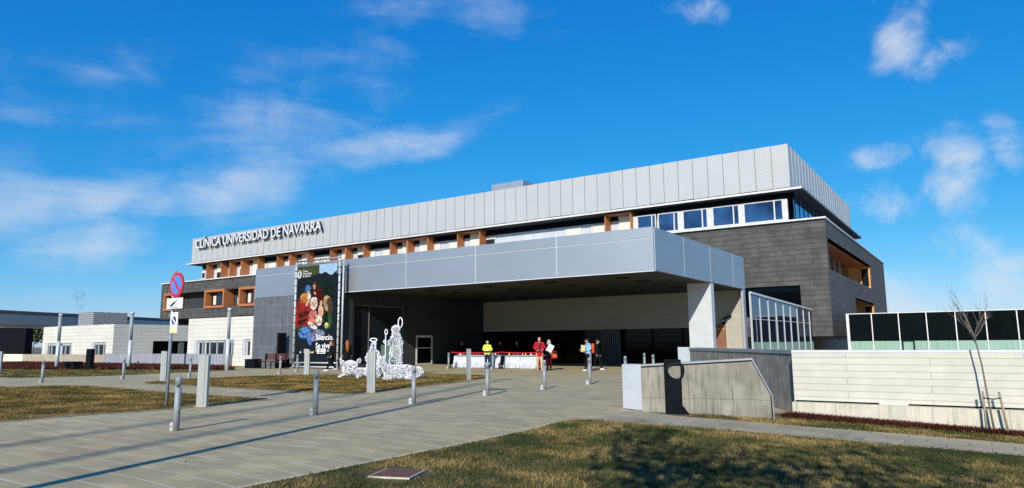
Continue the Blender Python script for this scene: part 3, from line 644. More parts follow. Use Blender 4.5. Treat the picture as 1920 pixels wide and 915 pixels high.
p0=ay(176,585,38); p1=ay(148,586,38); MB().box(p1.x,p0.x,38,min(60,ax_(239,590,p0.x).y),zt-.02,p0.z).build('roof_screen','louvre',vp)
# emergency canopy far left
A=Vector((-117.9,40.8,0)); B=Vector((-133.1,73.1,0)); D_=(B-A)
ec=thing('emergency_canopy',(-120,50,0),'flat dark grey canopy roof at the left edge behind the white building','canopy')
A_=A-D_*.6; B_=A+D_*1.6; nn=Vector((-D_.y,D_.x,0)).normalized()*14
MB().prism([A_+Vector((0,0,4.8)),B_+Vector((0,0,4.8)),B_+nn+Vector((0,0,4.8)),A_+nn+Vector((0,0,4.8))],(0,0,1.55)).build('lower_fascia','grey_panel',ec)
A_=A_+nn*.002; 
MB().prism([A_+Vector((0,0,6.4)),B_+Vector((0,0,6.4)),B_+nn+Vector((0,0,6.4)),A_+nn+Vector((0,0,6.4))],(0,0,.5)).build('upper_fascia','slat',ec)
q=gr(0,660); 
p=az_(48,640,1.5); 
e0=A+D_*-.6+nn*.3; r_=ray(46,640); 
MB().box(-150,-112,70,71,0,4.75).build('rear_wall','black',ec)
# the wall under the canopy, left of the sky gap
def raypt(u,dist): d=ray(u,645); d=Vector((d.x,d.y,0)); return d*(dist)
pA=raypt(-40,130); pB=raypt(47,130); MB().prism([pA,pB,pB+Vector((0,0,5.2)),pA+Vector((0,0,5.2))],(-2,2,0)).build('supporting_wall','black_metal',ec)
# low wall left
yl=28.3; lw=thing('low_wall',(-60,yl,0),'low wall, beige concrete then ribbed grey, in front of the white buildings','wall')
x0=ay(6,675,yl).x; xm0=ay(42,675,yl).x; xm=ay(195,675,yl).x; xe=XB-.1; zl=ay(330,663.5,yl).z; zl2=ay(100,664.5,yl).z
MB().box(x0,xm0-.02,yl,yl+.25,0,zl2).build('cream_section','cream_wall',lw); MB().box(xm0,xm-.02,yl,yl+.25,0,zl2).build('beige_section','beige',lw); MB().box(xm,xe,yl,yl+.25,0,zl).build('ribbed_section','corr',lw)
bed=[gr(0,692.6),gr(250,693.3),gr(440,694),(-42.7,28.2),(-75,28.2),(-75,24.3)]
sheet('planting_bed',[(p[0],p[1]) for p in bed],.008,'soil')
grassfill('ground_cover',[(p[0],p[1]) for p in bed],'red_leaf',1500,.12,.02,None,'dark red ground cover bed under the low wall at left')
# ------------------------------------------------------------------ bollards
def bollard(loc,label,rz=0,m='galv'):
    r=thing('bollard',(0,0,0),label,'bollard','steel bollards edging the drive',rz)
    MB().tube([(0,0,0),(0,0,.765)],.057,18).tube([(0,0,.80),(0,0,.935),(0,0,.945)],[.057,.057,.05],18).build('post',m,r)
    MB().tube([(0,0,.7655),(0,0,.7995)],.046,12).build('light_slot','ink',r)
    mb=MB()
    for i in range(4):
        q=i*math.pi/2+.3; cx_,cy_=.052*math.cos(q),.052*math.sin(q); mb.box(cx_-.01,cx_+.01,cy_-.01,cy_+.01,.7652,.7998)
    mb.build('slot_bridges',m,r)
    pts=[(-.05,0,0),(.05,0,0),(.05,0,.10)]+[(.05*math.cos(t),0,.10+.05*math.sin(t)) for t in np.linspace(.3,math.pi-.3,7)]+[(-.05,0,.10)]
    o=MB().prism([(p[0]-.075,p[1]-.03,p[2]) for p in pts],(0,-.018,0)).build('hinge_plate','cap',r)
    MB().tube([(-.075,-.049,.07),(-.075,-.056,.07)],.014,8).build('bolt','ink',o)
    r.location=loc
    return r
b0=bollard((-12.05,7.02,0),'nearest steel bollard, in the left foreground casting a long shadow')
lab=['second bollard from the camera, left of the rectangular pylon with the figures behind','third bollard of the near row, just right of the lying garland animal','fourth bollard of the near row, in front of the worker in yellow','fifth bollard of the near row, in front of the man in red','sixth bollard of the near row, in front of the man in light blue']
for (x,y),l in zip(((-12.0,10.1),(-12.0,13.22),(-11.97,16.33),(-11.86,19.32),(-11.83,22.4)),lab): copy_tree(b0,(x,y,0),None,l)
for (x,y),l in zip(((-11.9,25.6),(-12,28.7)),('bollard whose top shows above the pale end of the front parapet, left one','bollard whose top shows above the front parapet, left of the charcoal slab')): copy_tree(b0,(x,y,0),None,l)
for (u_,v_),l in zip(((78.5,717.5),(230.5,711.2),(356,706.7),(525,702.2),(557,697.3)),('leftmost bollard of the far drive, dark against the grass strip','bollard of the far drive under the white building corner','bollard of the far drive in front of the ribbed low wall','bollard of the far drive at the left end of the bench','bollard at the lower left corner of the banner')):
    p=gr(u_,v_); copy_tree(b0,(p.x,p.y,0),None,l)
for x,l in ((-26.8,'bollard left of the stall table near the open glass door'),(-23.5,'bollard in front of the gap between the two stall tables'),(-17.15,'bollard right behind the man in light blue'),(-14.1,'thin far bollard top above the parapet, near the slatted screen')):
    copy_tree(b0,(x,32.6,0),None,l)
# pylons
def pylon(loc,label,rz=0):
    r=thing('light_pylon',(0,0,0),label,'light pylon','flat aluminium light pylons along the lawns',rz)
    MB().box(-.13,.055,-.06,.06,.01,1.27).build('body','pylon',r,bevel=.004); MB().box(.057,.13,-.05,.05,.01,1.255).build('side_channel','pylon',r,bevel=.003)
    MB().box(-.16,.15,-.09,.09,0,.012).build('base_plate','kerb',r); r.location=loc; return r
q=gr(379,763); y0p=pylon((q.x,q.y,.01),'nearest flat grey pylon, at the corner of the lawn behind the sign',.45)
for (u_,v_),l in zip(((696,736.5),(879,713.5),(575,703),(306,715.5),(-3,703)),('flat grey pylon in front of the kneeling garland figure','bright white pylon in front of the stall tables','flat grey pylon in front of the banner','flat grey pylon seen just left of the sign pole','flat grey pylon at the left picture edge')):
    p=gr(u_,v_); copy_tree(y0p,(p.x,p.y,.01),None,l,{879:-.55}.get(u_,.45))
# tall column lights
def lampcol(loc,label):
    r=thing('column_light',(0,0,0),label,'lamp post','tall slim column lights')
    MB().tube([(0,0,0),(0,0,1.9)],.12,16).build('post','cap',r); MB().tube([(0,0,1.9),(0,0,3.6)],.10,16).build('light_tube','galv',r)
    MB().tube([(0,0,3.6),(0,0,3.75)],.125,16).build('cap','cap',r); MB().box(-.02,.02,-.115,-.1,1.95,3.55).build('strip','white_trim',r); r.location=loc; return r
q=gr(105.5,692); l0=lampcol((q.x,q.y,0),'leftmost column light, in front of the white pavilion windows')
for u_,v_,l in ((241,692.5,'middle column light, between the white pavilion and the sign'),(425,695,'column light in front of the white wing')):
    p=gr(u_,v_); copy_tree(l0,(p.x,p.y,0),None,l)
# off-frame posts behind the photographer that throw the long shadows
SD=Vector((-.307,.952,0)).normalized()
def shadowpost(tip,h,r_,label):
    base=Vector((tip[0],tip[1],0))-SD*(h/math.tan(math.radians(26.4)))
    t=thing('street_lamp',(base.x,base.y,0),label,'street lamp','tall lamp posts behind the viewpoint')
    MB().tube([(base.x,base.y,0),(base.x,base.y,h)],[r_,r_*.8],12).build('post','galv',t); MB().box(base.x-.15,base.x+.6,base.y-.12,base.y+.12,h,h+.12).build('lamp_head','galv',t)
shadowpost((-13.5,18.6),11,.105,'slim street lamp behind the viewpoint at right')
shadowpost((-16.6,24),32,.13,'taller lighting mast far behind the viewpoint')
shadowpost((-18.2,22),34,.12,'tallest lighting mast far behind the viewpoint')
# ------------------------------------------------------------------ road sign
q=gr(312,762); sy=q.y; sx=q.x
sg=thing('road_sign',(sx,sy,.01),'round blue and red no parking sign with two plates on one steel pole','road sign')
MB().tube([(sx,sy,0),(sx,sy,ay(329,507,sy).z)],.04,12).build('pole','galv',sg)
dc=ay(331,534,sy-.09); R_=.315
def disc(cx_,cz,r,y0,y1,n=36): return MB().tube([(cx_,y0,cz),(cx_,y1,cz)],r,n,smooth=False)
o=disc(dc.x,dc.z,R_,sy-.09,sy-.06).build('disc','sign_red',sg)
disc(dc.x,dc.z,R_*.76,sy-.096,sy-.0901).build('blue_field','sign_blue',o)
w=R_*.075; mb=MB(); k=R_*.75/math.sqrt(2); mb.prism([(dc.x-k-w,sy-.0965,dc.z+k-w),(dc.x-k+w,sy-.0965,dc.z+k+w),(dc.x+k+w,sy-.0965,dc.z-k+w),(dc.x+k-w,sy-.0965,dc.z-k-w)],(0,-.004,0)); mb.build('red_bar','sign_red',o)
a=ay(312.5,560,sy-.08); b=ay(341,578,sy-.08)
pw=(b.x-a.x); o=MB().box(a.x,b.x,sy-.075,sy-.06,b.z,a.z).build('tow_away_plate','sign_white',sg,bevel=.012)
mb=MB(); cx_=(a.x+b.x)/2; cz=(a.z+b.z)/2; yq=sy-.0765
mb.prism([(cx_-.2,yq,cz-.05),(cx_-.05,yq,cz+.03),(cx_+.04,yq,cz+.05),(cx_+.07,yq,cz+.02),(cx_-.02,yq,cz-.02),(cx_-.14,yq,cz-.09)],(0,-.002,0)).prism([(cx_+.03,yq,cz+.04),(cx_+.12,yq,cz+.10),(cx_+.125,yq,cz+.085),(cx_+.04,yq,cz+.03)],(0,-.002,0)).prism([(cx_+.11,yq,cz+.09),(cx_+.2,yq,cz+.02),(cx_+.195,yq,cz+.01),(cx_+.105,yq,cz+.08)],(0,-.002,0)).prism([(cx_-.2,yq,cz-.1),(cx_+.2,yq,cz-.1),(cx_+.2,yq,cz-.112),(cx_-.2,yq,cz-.112)],(0,-.002,0))
mb.build('tow_pictogram','ink',o)
a=ay(317,586,sy-.08); b=ay(334,624,sy-.08); cx_=(a.x+b.x)/2; hh=a.z-b.z
o=MB().box(cx_-.16,cx_+.16,sy-.075,sy-.06,b.z,a.z).build('lower_plate','sign_white',sg)
MB().box(cx_-.155,cx_+.155,sy-.079,sy-.0751,b.z+.005,b.z+hh*.3).build('yellow_field','yellow_tag',o)
cz=a.z-hh*.4; disc(cx_,cz,.105,sy-.079,sy-.0751,24).build('blue_symbol','navy_ink',o)
MB().prism([(cx_-.09,sy-.0795,cz+.06),(cx_-.06,sy-.0795,cz+.09),(cx_+.09,sy-.0795,cz-.06),(cx_+.06,sy-.0795,cz-.09)],(0,-.002,0)).build('white_bar','sign_white',o)
MB().box(cx_-.04,cx_+.05,sy-.078,sy-.0751,a.z-.045,a.z-.03).build('red_mark','sign_red',o); MB().box(sx-.05,sx+.05,sy-.06,sy+.045,a.z-.1,a.z-.05).box(sx-.05,sx+.05,sy-.06,sy+.045,dc.z-.02,dc.z+.03).build('bracket','galv',sg)
# ------------------------------------------------------------------ banner
yb=29.1; x0=-36.87; x1=-32.72; zt=6.9
bn=thing('banner_stand',((x0+x1)/2,yb,0),'tall dark nativity banner laced to a scaffold frame at the entrance','banner')
mb=MB()
for x,y in ((x0,yb),(x1,yb),(x1-.02,yb+.32),(x0-.02,yb+.32)): mb.tube([(x,y,0),(x,y,zt)],.065,10)
for z in (.12,.38): mb.tube([(x0,yb,z),(x1,yb,z)],.045,8)
for x in (x0,x1): mb.tube([(x,yb,.1),(x-.02,yb+.32,.1)],.035,8).tube([(x,yb,3.3),(x-.02,yb+.32,3.3)],.035,8)
mb.build('frame','cap',bn)
mb=MB().tube([(x0-.1,yb-.02,zt),(x1+.1,yb-.02,zt)],.05,8).tube([(x0-.1,yb-.02,zt-.25),(x1+.1,yb-.02,zt-.25)],.04,8)
for i in range(12): xx=x0+(x1-x0)*i/12; mb.tube([(xx,yb-.02,zt),(xx+.33,yb-.02,zt-.25)],.025,6)
mb.build('top_truss','galv_dark',bn)
mb=MB()
for i in range(13):
    z=.5+i*.48
    for x in (x0,x1): mb.tube([(x,yb,z),(x,yb,z+.05)],.078,10)
mb.build('clamps','ink',bn)
bx0,bx1,bz0,bz1=x0+.18,x1-.16,.42,6.56; bw=bx1-bx0; bh=bz1-bz0
c('banner_dark',(.008,.013,.017),.85); c('banner_green',(.04,.05,.018)); c('banner_sky',(.27,.42,.55)); c('b_red',(.22,.018,.012)); c('b_blue',(.05,.13,.33)); c('b_pink',(.45,.14,.12)); c('b_skin',(.46,.26,.17)); c('b_white',(.52,.47,.40)); c('b_ochre',(.36,.15,.035)); c('b_greenrobe',(.025,.055,.018)); c('b_hair',(.05,.03,.02)); c('b_yellow',(.45,.36,.12)); c('b_greyblue',(.14,.16,.24)); c('b_blond',(.30,.20,.10)); c('b_maroon',(.045,.006,.006)); c('b_deepgreen',(.004,.012,.008))
sh=MB().box(bx0,bx1,yb-.045,yb-.03,bz0,bz1).build('printed_sheet','banner_dark',bn)
LY=[yb-.0475]
def shape(pts,m,name='printed_shape'):
    # pts in (0..1, 0..1 from top), smoothed
    Q=[Vector(p) for p in pts]
    for _ in range(2):
        W2=[]
        for i in range(len(Q)): a_=Q[i]; b_=Q[(i+1)%len(Q)]; W2+=[a_*.75+b_*.25,a_*.25+b_*.75]
        Q=W2
    LY[0]-=.0022
    return MB().prism([(bx0+q.x*bw,LY[0],bz1-q.y*bh) for q in Q],(0,.0015,0)).build(name,m,sh)
def rect(a,b,c_,d,m,name='printed_shape'):
    LY[0]-=.0022; return MB().prism([(bx0+a*bw,LY[0],bz1-b*bh),(bx0+c_*bw,LY[0],bz1-b*bh),(bx0+c_*bw,LY[0],bz1-d*bh),(bx0+a*bw,LY[0],bz1-d*bh)],(0,.0015,0)).build(name,m,sh)
def oval(cx_,cy_,rx,ry,m,name='printed_shape',rot=0):
    return shape([(cx_+rx*math.cos(t)*math.cos(rot)-ry*math.sin(t)*math.sin(rot)*1.0,cy_+(rx*math.cos(t)*math.sin(rot)+ry*math.sin(t)*math.cos(rot))) for t in np.linspace(0,2*math.pi,12,endpoint=False)],m,name)
rect(0,0,.56,.12,'banner_green'); rect(.56,0,1,.115,'banner_sky')
shape([(0,.14),(.25,.12),(.5,.10),(.58,.085),(.62,.10),(.68,.08),(.75,.085),(.80,.11),(.88,.12),(.95,.085),(1,.07),(1,.3),(0,.3)],'banner_dark')
shape([(.62,.2),(.9,.18),(.92,.45),(.7,.45)],'b_deepgreen')
# robed group, generic
shape([(.42,.24),(.62,.22),(.72,.4),(.6,.5),(.38,.46)],'b_maroon')
shape([(.10,.30),(.28,.27),(.36,.36),(.40,.5),(.34,.62),(.12,.66),(.0,.66),(0,.42)],'b_red')
shape([(.10,.30),(.24,.27),(.30,.35),(.2,.4),(.1,.38)],'b_ochre')
shape([(.05,.5),(.33,.46),(.36,.5),(.1,.56)],'b_maroon'); shape([(.03,.58),(.30,.54),(.32,.57),(.08,.62)],'b_maroon')
oval(.31,.285,.045,.03,'b_skin'); oval(.33,.325,.045,.035,'b_white'); shape([(.22,.24),(.27,.20),(.36,.21),(.38,.25),(.30,.265),(.23,.27)],'b_blue')
oval(.46,.215,.055,.045,'b_hair'); oval(.455,.232,.030,.026,'b_skin'); shape([(.44,.28),(.48,.27),(.51,.31),(.46,.315)],'b_skin'); oval(.30,.385,.06,.028,'b_skin',rot=-.6)
shape([(.74,.44),(.84,.44),(.93,.55),(.90,.66),(.74,.68),(.70,.6)],'b_greenrobe'); shape([(.72,.50),(.80,.46),(.83,.60),(.74,.66)],'b_deepgreen')
shape([(.68,.36),(.76,.32),(.86,.34),(.88,.42),(.80,.5),(.72,.46)],'b_blond'); shape([(.76,.36),(.9,.34),(.95,.5),(.84,.52)],'b_hair'); oval(.73,.405,.028,.028,'b_skin')
shape([(.37,.36),(.44,.33),(.54,.34),(.56,.42),(.5,.47),(.38,.46)],'b_white'); oval(.465,.40,.034,.034,'b_skin'); 
shape([(.34,.52),(.40,.47),(.54,.47),(.57,.56),(.50,.63),(.36,.64)],'b_pink'); shape([(.31,.60),(.36,.58),(.58,.64),(.56,.67),(.4,.66)],'b_white')
oval(.645,.40,.034,.026,'b_skin'); shape([(.58,.43),(.66,.41),(.72,.48),(.68,.56),(.58,.56)],'b_skin'); shape([(.52,.52),(.64,.53),(.70,.58),(.64,.64),(.54,.62)],'b_white')
shape([(.08,.68),(.18,.63),(.34,.64),(.46,.68),(.40,.74),(.30,.77),(.12,.75)],'b_blue'); shape([(.36,.70),(.5,.66),(.66,.67),(.78,.70),(.70,.76),(.48,.80),(.36,.78)],'b_greyblue')
shape([(.30,.74),(.42,.73),(.46,.84),(.36,.82)],'b_blue'); shape([(.04,.66),(.14,.62),(.2,.64),(.1,.70)],'b_greenrobe'); oval(.80,.63,.05,.03,'b_yellow')
def folds(cx_,cy_,rx,ry,ang,n,m,seed):
    r_=random.Random(seed); LY[0]-=.0022; mb=MB()
    for _ in range(n):
        a=r_.uniform(0,6.28); q=math.sqrt(r_.random()); x=cx_+rx*q*math.cos(a); y=cy_+ry*q*math.sin(a); L_=r_.uniform(.03,.09); w_=r_.uniform(.004,.010); t=ang+r_.gauss(0,.35); pts=[]
        P_=[(x+(k-2)*L_/4*math.cos(t+.25*(k-2)*.5),y+(k-2)*L_/4*.55*math.sin(t+.25*(k-2)*.5)) for k in range(5)]; W_k=[.15,.8,1,.7,.1]
        pts=[(p[0],p[1]-w_*.5*k) for p,k in zip(P_,W_k)]+[(p[0],p[1]+w_*.5*k) for p,k in reversed(list(zip(P_,W_k)))]
        mb.prism([(bx0+px_*bw,LY[0],bz1-py_*bh) for px_,py_ in pts],(0,.0012,0))
    mb.build('printed_folds',m,sh)
c('b_redlight',(.40,.05,.035)); c('b_bluelight',(.16,.30,.55)); c('b_black',(.006,.006,.008))
for a_ in ((.2,.52,.16,.12,1.1,16,'b_black',1),(.2,.5,.16,.12,1.1,12,'b_redlight',2),(.27,.70,.16,.05,.5,10,'b_bluelight',3),(.3,.71,.18,.06,.4,12,'b_black',4),(.45,.55,.09,.07,1.3,9,'b_maroon',5),(.82,.57,.08,.09,1.3,12,'b_black',6),(.58,.72,.14,.04,.3,9,'b_black',7),(.18,.34,.07,.05,.8,7,'b_maroon',8),(.6,.58,.07,.05,.9,8,'b_ochre',9),(.42,.63,.1,.02,.2,6,'b_ochre',10),(.46,.40,.07,.05,1.2,6,'b_ochre',11),(.8,.42,.08,.06,1.2,8,'b_black',12),(.55,.33,.1,.05,1.2,8,'b_black',13)): folds(*a_)
for fx,fy,r_ in ((.465,.40,.022),(.645,.40,.020),(.455,.232,.020),(.31,.285,.022)):
    LY[0]-=.0022; mb=MB()
    for dx in (-.35,.35): mb.prism([(bx0+(fx+dx*r_-.006)*bw,LY[0],bz1-(fy-.003)*bh),(bx0+(fx+dx*r_+.006)*bw,LY[0],bz1-(fy-.003)*bh),(bx0+(fx+dx*r_+.006)*bw,LY[0],bz1-(fy+.001)*bh),(bx0+(fx+dx*r_-.006)*bw,LY[0],bz1-(fy+.001)*bh)],(0,.0012,0))
    mb.prism([(bx0+(fx-.008)*bw,LY[0],bz1-(fy+.013)*bh),(bx0+(fx+.008)*bw,LY[0],bz1-(fy+.013)*bh),(bx0+fx*bw,LY[0],bz1-(fy+.017)*bh)],(0,.0012,0))
    mb.build('printed_face','b_maroon',sh)
yq=LY[0]-.004
def btext(s_,fx,fz,size,width,m='sign_white',off=0):
    return text(s_,size,'lettering',m,sh,(bx0+fx*bw,yq,bz1-fz*bh),(1,0,0),(0,0,1),width*bw,.001,off)
btext('Silencio.',.56,.44+.337,.52*.95,.42,off=.008)
btext('Se vive.',.56,.44+.42,.52*.95,.37,off=.008); 
btext('MUY',.56,.895,.19,.105); btext('FELIZ',.69,.895,.19,.125); btext('NAVIDAD',.84,.895,.19,.15)
btext('Clínica',.175,.068,.2,.13); btext('Universidad',.175,.094,.2,.22); btext('de Navarra',.175,.12,.2,.20)
mb=MB(); 
for rx,rz_ in ((.17,.25),(.09,.16)): mb.tube([(bx0+.095*bw+rx*math.cos(t),yq,bz1-.088*bh+rz_*math.sin(t)) for t in np.linspace(0,6.2832,22)],.022,6)
mb.build('emblem','sign_white',sh)
for a,b,m in ((.17,.20,'sign_white'),(.27,.35,'b_yellow'),(.36,.52,'b_yellow')): o=MB().prism([(bx0+a*bw,yq,.98),(bx0+b*bw,yq,.98),(bx0+b*bw,yq,1.08 if m!='b_yellow' or a>.3 else 1.25),(bx0+a*bw,yq,1.08 if m!='b_yellow' or a>.3 else 1.25)],(0,.002,0)); o.build('sponsor_mark',m,sh)
mb=MB(); wall_y(mb,bx0+.6*bw,bx0+.80*bw,.95,1.25,yq,yq+.002,[(bx0+.63*bw,bx0+.77*bw,1.0,1.06),(bx0+.65*bw,bx0+.69*bw,1.10,1.20),(bx0+.72*bw,bx0+.76*bw,1.10,1.20)]); mb.build('sponsor_mark','sign_white',sh)
MB().tube([(bx0+.05*bw,yb-.06,.38),(bx0+.0*bw,yb-.3,.05),(x0-.6,yb-.2,.03),(x0-1.2,yb+.1,.08),(x0-1.6,yb+.5,.4)],.02,6).build('tie_cable','cap',bn)
# ------------------------------------------------------------------ benches, slabs at left
q=gr(466,691.5); q2=gr(512,691.5); by=(q.y+q2.y)/2+.2; bx=q.x+.2
be=thing('park_bench',(bx+1,by,0),'dark red slatted bench with backrest by the grey perforated wall','bench')
w_=2.35
mb=MB()
for i in range(3): mb.box(bx,bx+w_,by+.05+i*.15,by+.17+i*.15,.44,.48)
mb.build('seat','bench_wood',be)
mb=MB()
for i in range(3): mb.box(bx,bx+w_,by+.5+.02*i,by+.53+.02*i,.58+i*.13,.69+i*.13)
mb.build('backrest','bench_wood',be)
for x in (bx+.15,bx+w_/2,bx+w_-.15): MB().box(x-.03,x+.03,by+.1,by+.16,0,.44).box(x-.03,x+.03,by+.46,by+.52,0,.95).box(x-.03,x+.03,by+.1,by+.5,.40,.438).build('leg','black_metal',be)
for u_,l,w_ in ((457,'small black planter box at the left end of the red bench',.5),(513,'black box at the right end of the red bench',.35)):
    p=gr(u_,691); tag(MB().box(p.x-w_,p.x+w_,p.y+.4,p.y+.95,0,.55).box(p.x-w_-.02,p.x+w_+.02,p.y+.38,p.y+.97,.55,.60).build('planter_box','black_metal',loc=(p.x,p.y+.6,0)),l,'planter')
p=gr(497,691); tag(MB().box(p.x-.10,p.x+.10,p.y+.9,p.y+1.5,0,2.3).box(p.x-.14,p.x+.14,p.y+.85,p.y+1.55,0,.03).build('signage_slab','black_metal',loc=(p.x,p.y+1.2,0)),'thin dark upright slab rising behind the red bench','sign slab')
p=gr(127,693); pq=gr(108,693)
cb=thing('stone_bench',(p.x,p.y,0),'low black block bench on the red planting at left','bench')
k=abs(gr(146,693).x-pq.x)/2; MB().box(p.x-k,p.x+k,p.y,p.y+.6,.40,.52).build('seat','black_metal',cb)
for s_ in (-1,1): MB().box(p.x+s_*k*.98-(k*.62 if s_>0 else 0),p.x+s_*k*.98+(k*.62 if s_<0 else 0),p.y+.02,p.y+.58,0,.398).build('leg','black_metal',cb)
p=gr(163.5,693); tag(MB().box(p.x-.32,p.x+.32,p.y,p.y+.25,0,1.35).box(p.x-.34,p.x+.34,p.y-.02,p.y+.27,0,.04).build('signage_slab','black_metal',loc=(p.x,p.y,0)),'squat black upright slab in front of the beige low wall','sign slab')
# manhole
p=gr(745,891); mh=thing('manhole_cover',(p.x,p.y,zf(p.x)+.008),'square rusty manhole cover set in the front lawn','manhole cover',rz=.35)
o=MB().box(-.24,.24,-.24,.24,.0,.022); o.build('cover','rust',None); ob=bpy.data.objects[-1] if 0 else None
for o_ in [x for x in COL.objects if x.name=='cover']: o_.parent=mh
mb=MB(); wall_y(mb,-.265,.265,-.265,.265,0,.018,[(-.242,.242,-.242,.242)]); mb.v=[(v[0],v[2],v[1]) for v in mb.v]; mb.f=[f[::-1] for f in mb.f]
o_=mb.build('rim','plinth',None); o_.parent=mh
for px_ in ((1137,826),(40,672)): pass
# ------------------------------------------------------------------ stall tables
c('cloth',(.58,.61,.68)); c('belt_red',(.50,.02,.04)); 
def stall(u0,u1,label):
    y=33.9; a=ay(u0,680,y).x; b=ay(u1,680,y).x
    t=thing('stall_table',((a+b)/2,y,0),label,'table','two stall tables at the entrance')
    MB().box(a,b,y,y+.8,.74,.77).build('tabletop','cloth',t)
    n=int((b-a)*40); vs=[];fs=[]
    for i in range(n+1):
        x=a-.02+(b-a+.04)*i/n; k=.085*math.sin(i*.85+.6*math.sin(i*.11))+.03*math.sin(i*.23+1)+.01*math.sin(i*1.3)
        vs+=[(x,y-.06,.772),(x+.01*math.sin(i*.4),y-.08-k*.3,.55),(x+.02*math.sin(i*.3),y-.09-k,.28),(x+.02*math.sin(i*.3+.5)-.06,y-.10-k*1.5,.03)]
    for i in range(n):
        for j in range(3): fs.append((i*4+j,i*4+j+1,(i+1)*4+j+1,(i+1)*4+j))
    MB().add(vs,fs,True).build('pleated_skirt','cloth',t)
    MB().box(a-.05,b+.05,y-.1,y+.85,.773,.78).build('cloth_top','sign_white',t)
    for x in (a+.1,b-.1):
        for yy_ in (y+.1,y+.7): MB().tube([(x,yy_,0),(x,yy_,.74)],.02,8).build('leg','galv',t)
    return a,b,y
s1_=stall(853,940,'left stall table with pleated pale cloth and small goods'); s2_=stall(948,1009,'right stall table with pleated pale cloth and small goods')
c('it0',(.62,.42,.25)); c('it1',(.70,.66,.58)); c('it2',(.35,.06,.04)); c('it3',(.60,.50,.12)); c('it4',(.16,.09,.05))
for (a,b,y),side in ((s1_,'left'),(s2_,'right')):
    x=a+.12
    while x<b-.1:
        h=random.uniform(.06,.16); r=random.uniform(.035,.07); yy_=y+random.uniform(.02,.3)
        mb=MB(); kd=random.random()
        if kd<.5: mb.tube([(x,yy_,.781),(x,yy_,.781+h*.5),(x,yy_,.781+h*.8),(x,yy_,.781+h)],[r,r*1.1,r*.7,r*.5],8)
        else: mb.tube([(x,yy_,.781),(x,yy_,.781+h*.7)],[r*1.2,r*.6],8).ell((x,yy_,.781+h*.85),r*.6,8,5)
        tag(mb.build('stall_item','it%d'%random.randrange(5),loc=(x,yy_,.781)),'small handmade item among those laid out on the %s stall table'%side,'ornament','small goods on the %s stall table'%side)
        x+=random.uniform(.16,.30)
def bpost(u_,y,label):
    x=ay(u_,680,y).x; t=thing('barrier_post',(x,y,0),label,'barrier post','belt barrier posts')
    MB().tube([(x,y,.02),(x,y,.98)],.028,10).build('post','black_metal',t); MB().tube([(x,y,0),(x,y,.02)],.16,16).build('base','black_metal',t); MB().tube([(x,y,.98),(x,y,1.03)],.035,10).build('belt_head','ink',t); return x
xa_=bpost(845,33.4,'black barrier post at the left end of the red belt'); xb_=bpost(943,33.4,'black barrier post between the two stall tables'); xc_=bpost(1014,33.4,'black barrier post behind the man in the red jacket')
for a,b,l in ((xa_,xb_,'red barrier belt in front of the left stall table'),(xb_,xc_,'red barrier belt in front of the right stall table')):
    mb=MB(); 
    pts=[(a+(b-a)*t,33.4,.99-.05*4*t*(1-t)*.6) for t in np.linspace(0,1,9)]
    for p,q in zip(pts,pts[1:]): mb.prism([p,q,(q[0],q[1],q[2]-.05),(p[0],p[1],p[2]-.05)],(0,.004,0))
    tag(mb.build('barrier_belt','belt_red',loc=((a+b)/2,33.4,.9)),l,'barrier belt','red barrier belts')
# ------------------------------------------------------------------ voxel union helper
def fuse(mb,vox,smooth=2,extra=None):
    me=mb.mesh('tmp'); o=bpy.data.objects.new('tmp',me); COL.objects.link(o)
    md=o.modifiers.new('r','REMESH'); md.mode='VOXEL'; md.voxel_size=vox; md.use_smooth_shade=True
    if smooth: s=o.modifiers.new('s','SMOOTH'); s.iterations=smooth; s.factor=.5
    bpy.context.view_layer.update(); dg=bpy.context.evaluated_depsgraph_get()
    r=bpy.data.meshes.new_from_object(o.evaluated_get(dg)); bpy.data.objects.remove(o); bpy.data.meshes.remove(me)
    if extra and extra.v:
        bm=bmesh.new(); bm.from_mesh(r); e=extra.mesh('e'); bm.from_mesh(e); bm.to_mesh(r); bm.free(); bpy.data.meshes.remove(e)
        for p in r.polygons: p.use_smooth=True
    return r
def putmesh(name,me,m,parent):
    me.materials.clear(); me.materials.append(M[m]); o=bpy.data.objects.new(name,me); COL.objects.link(o); o.parent=parent; return o
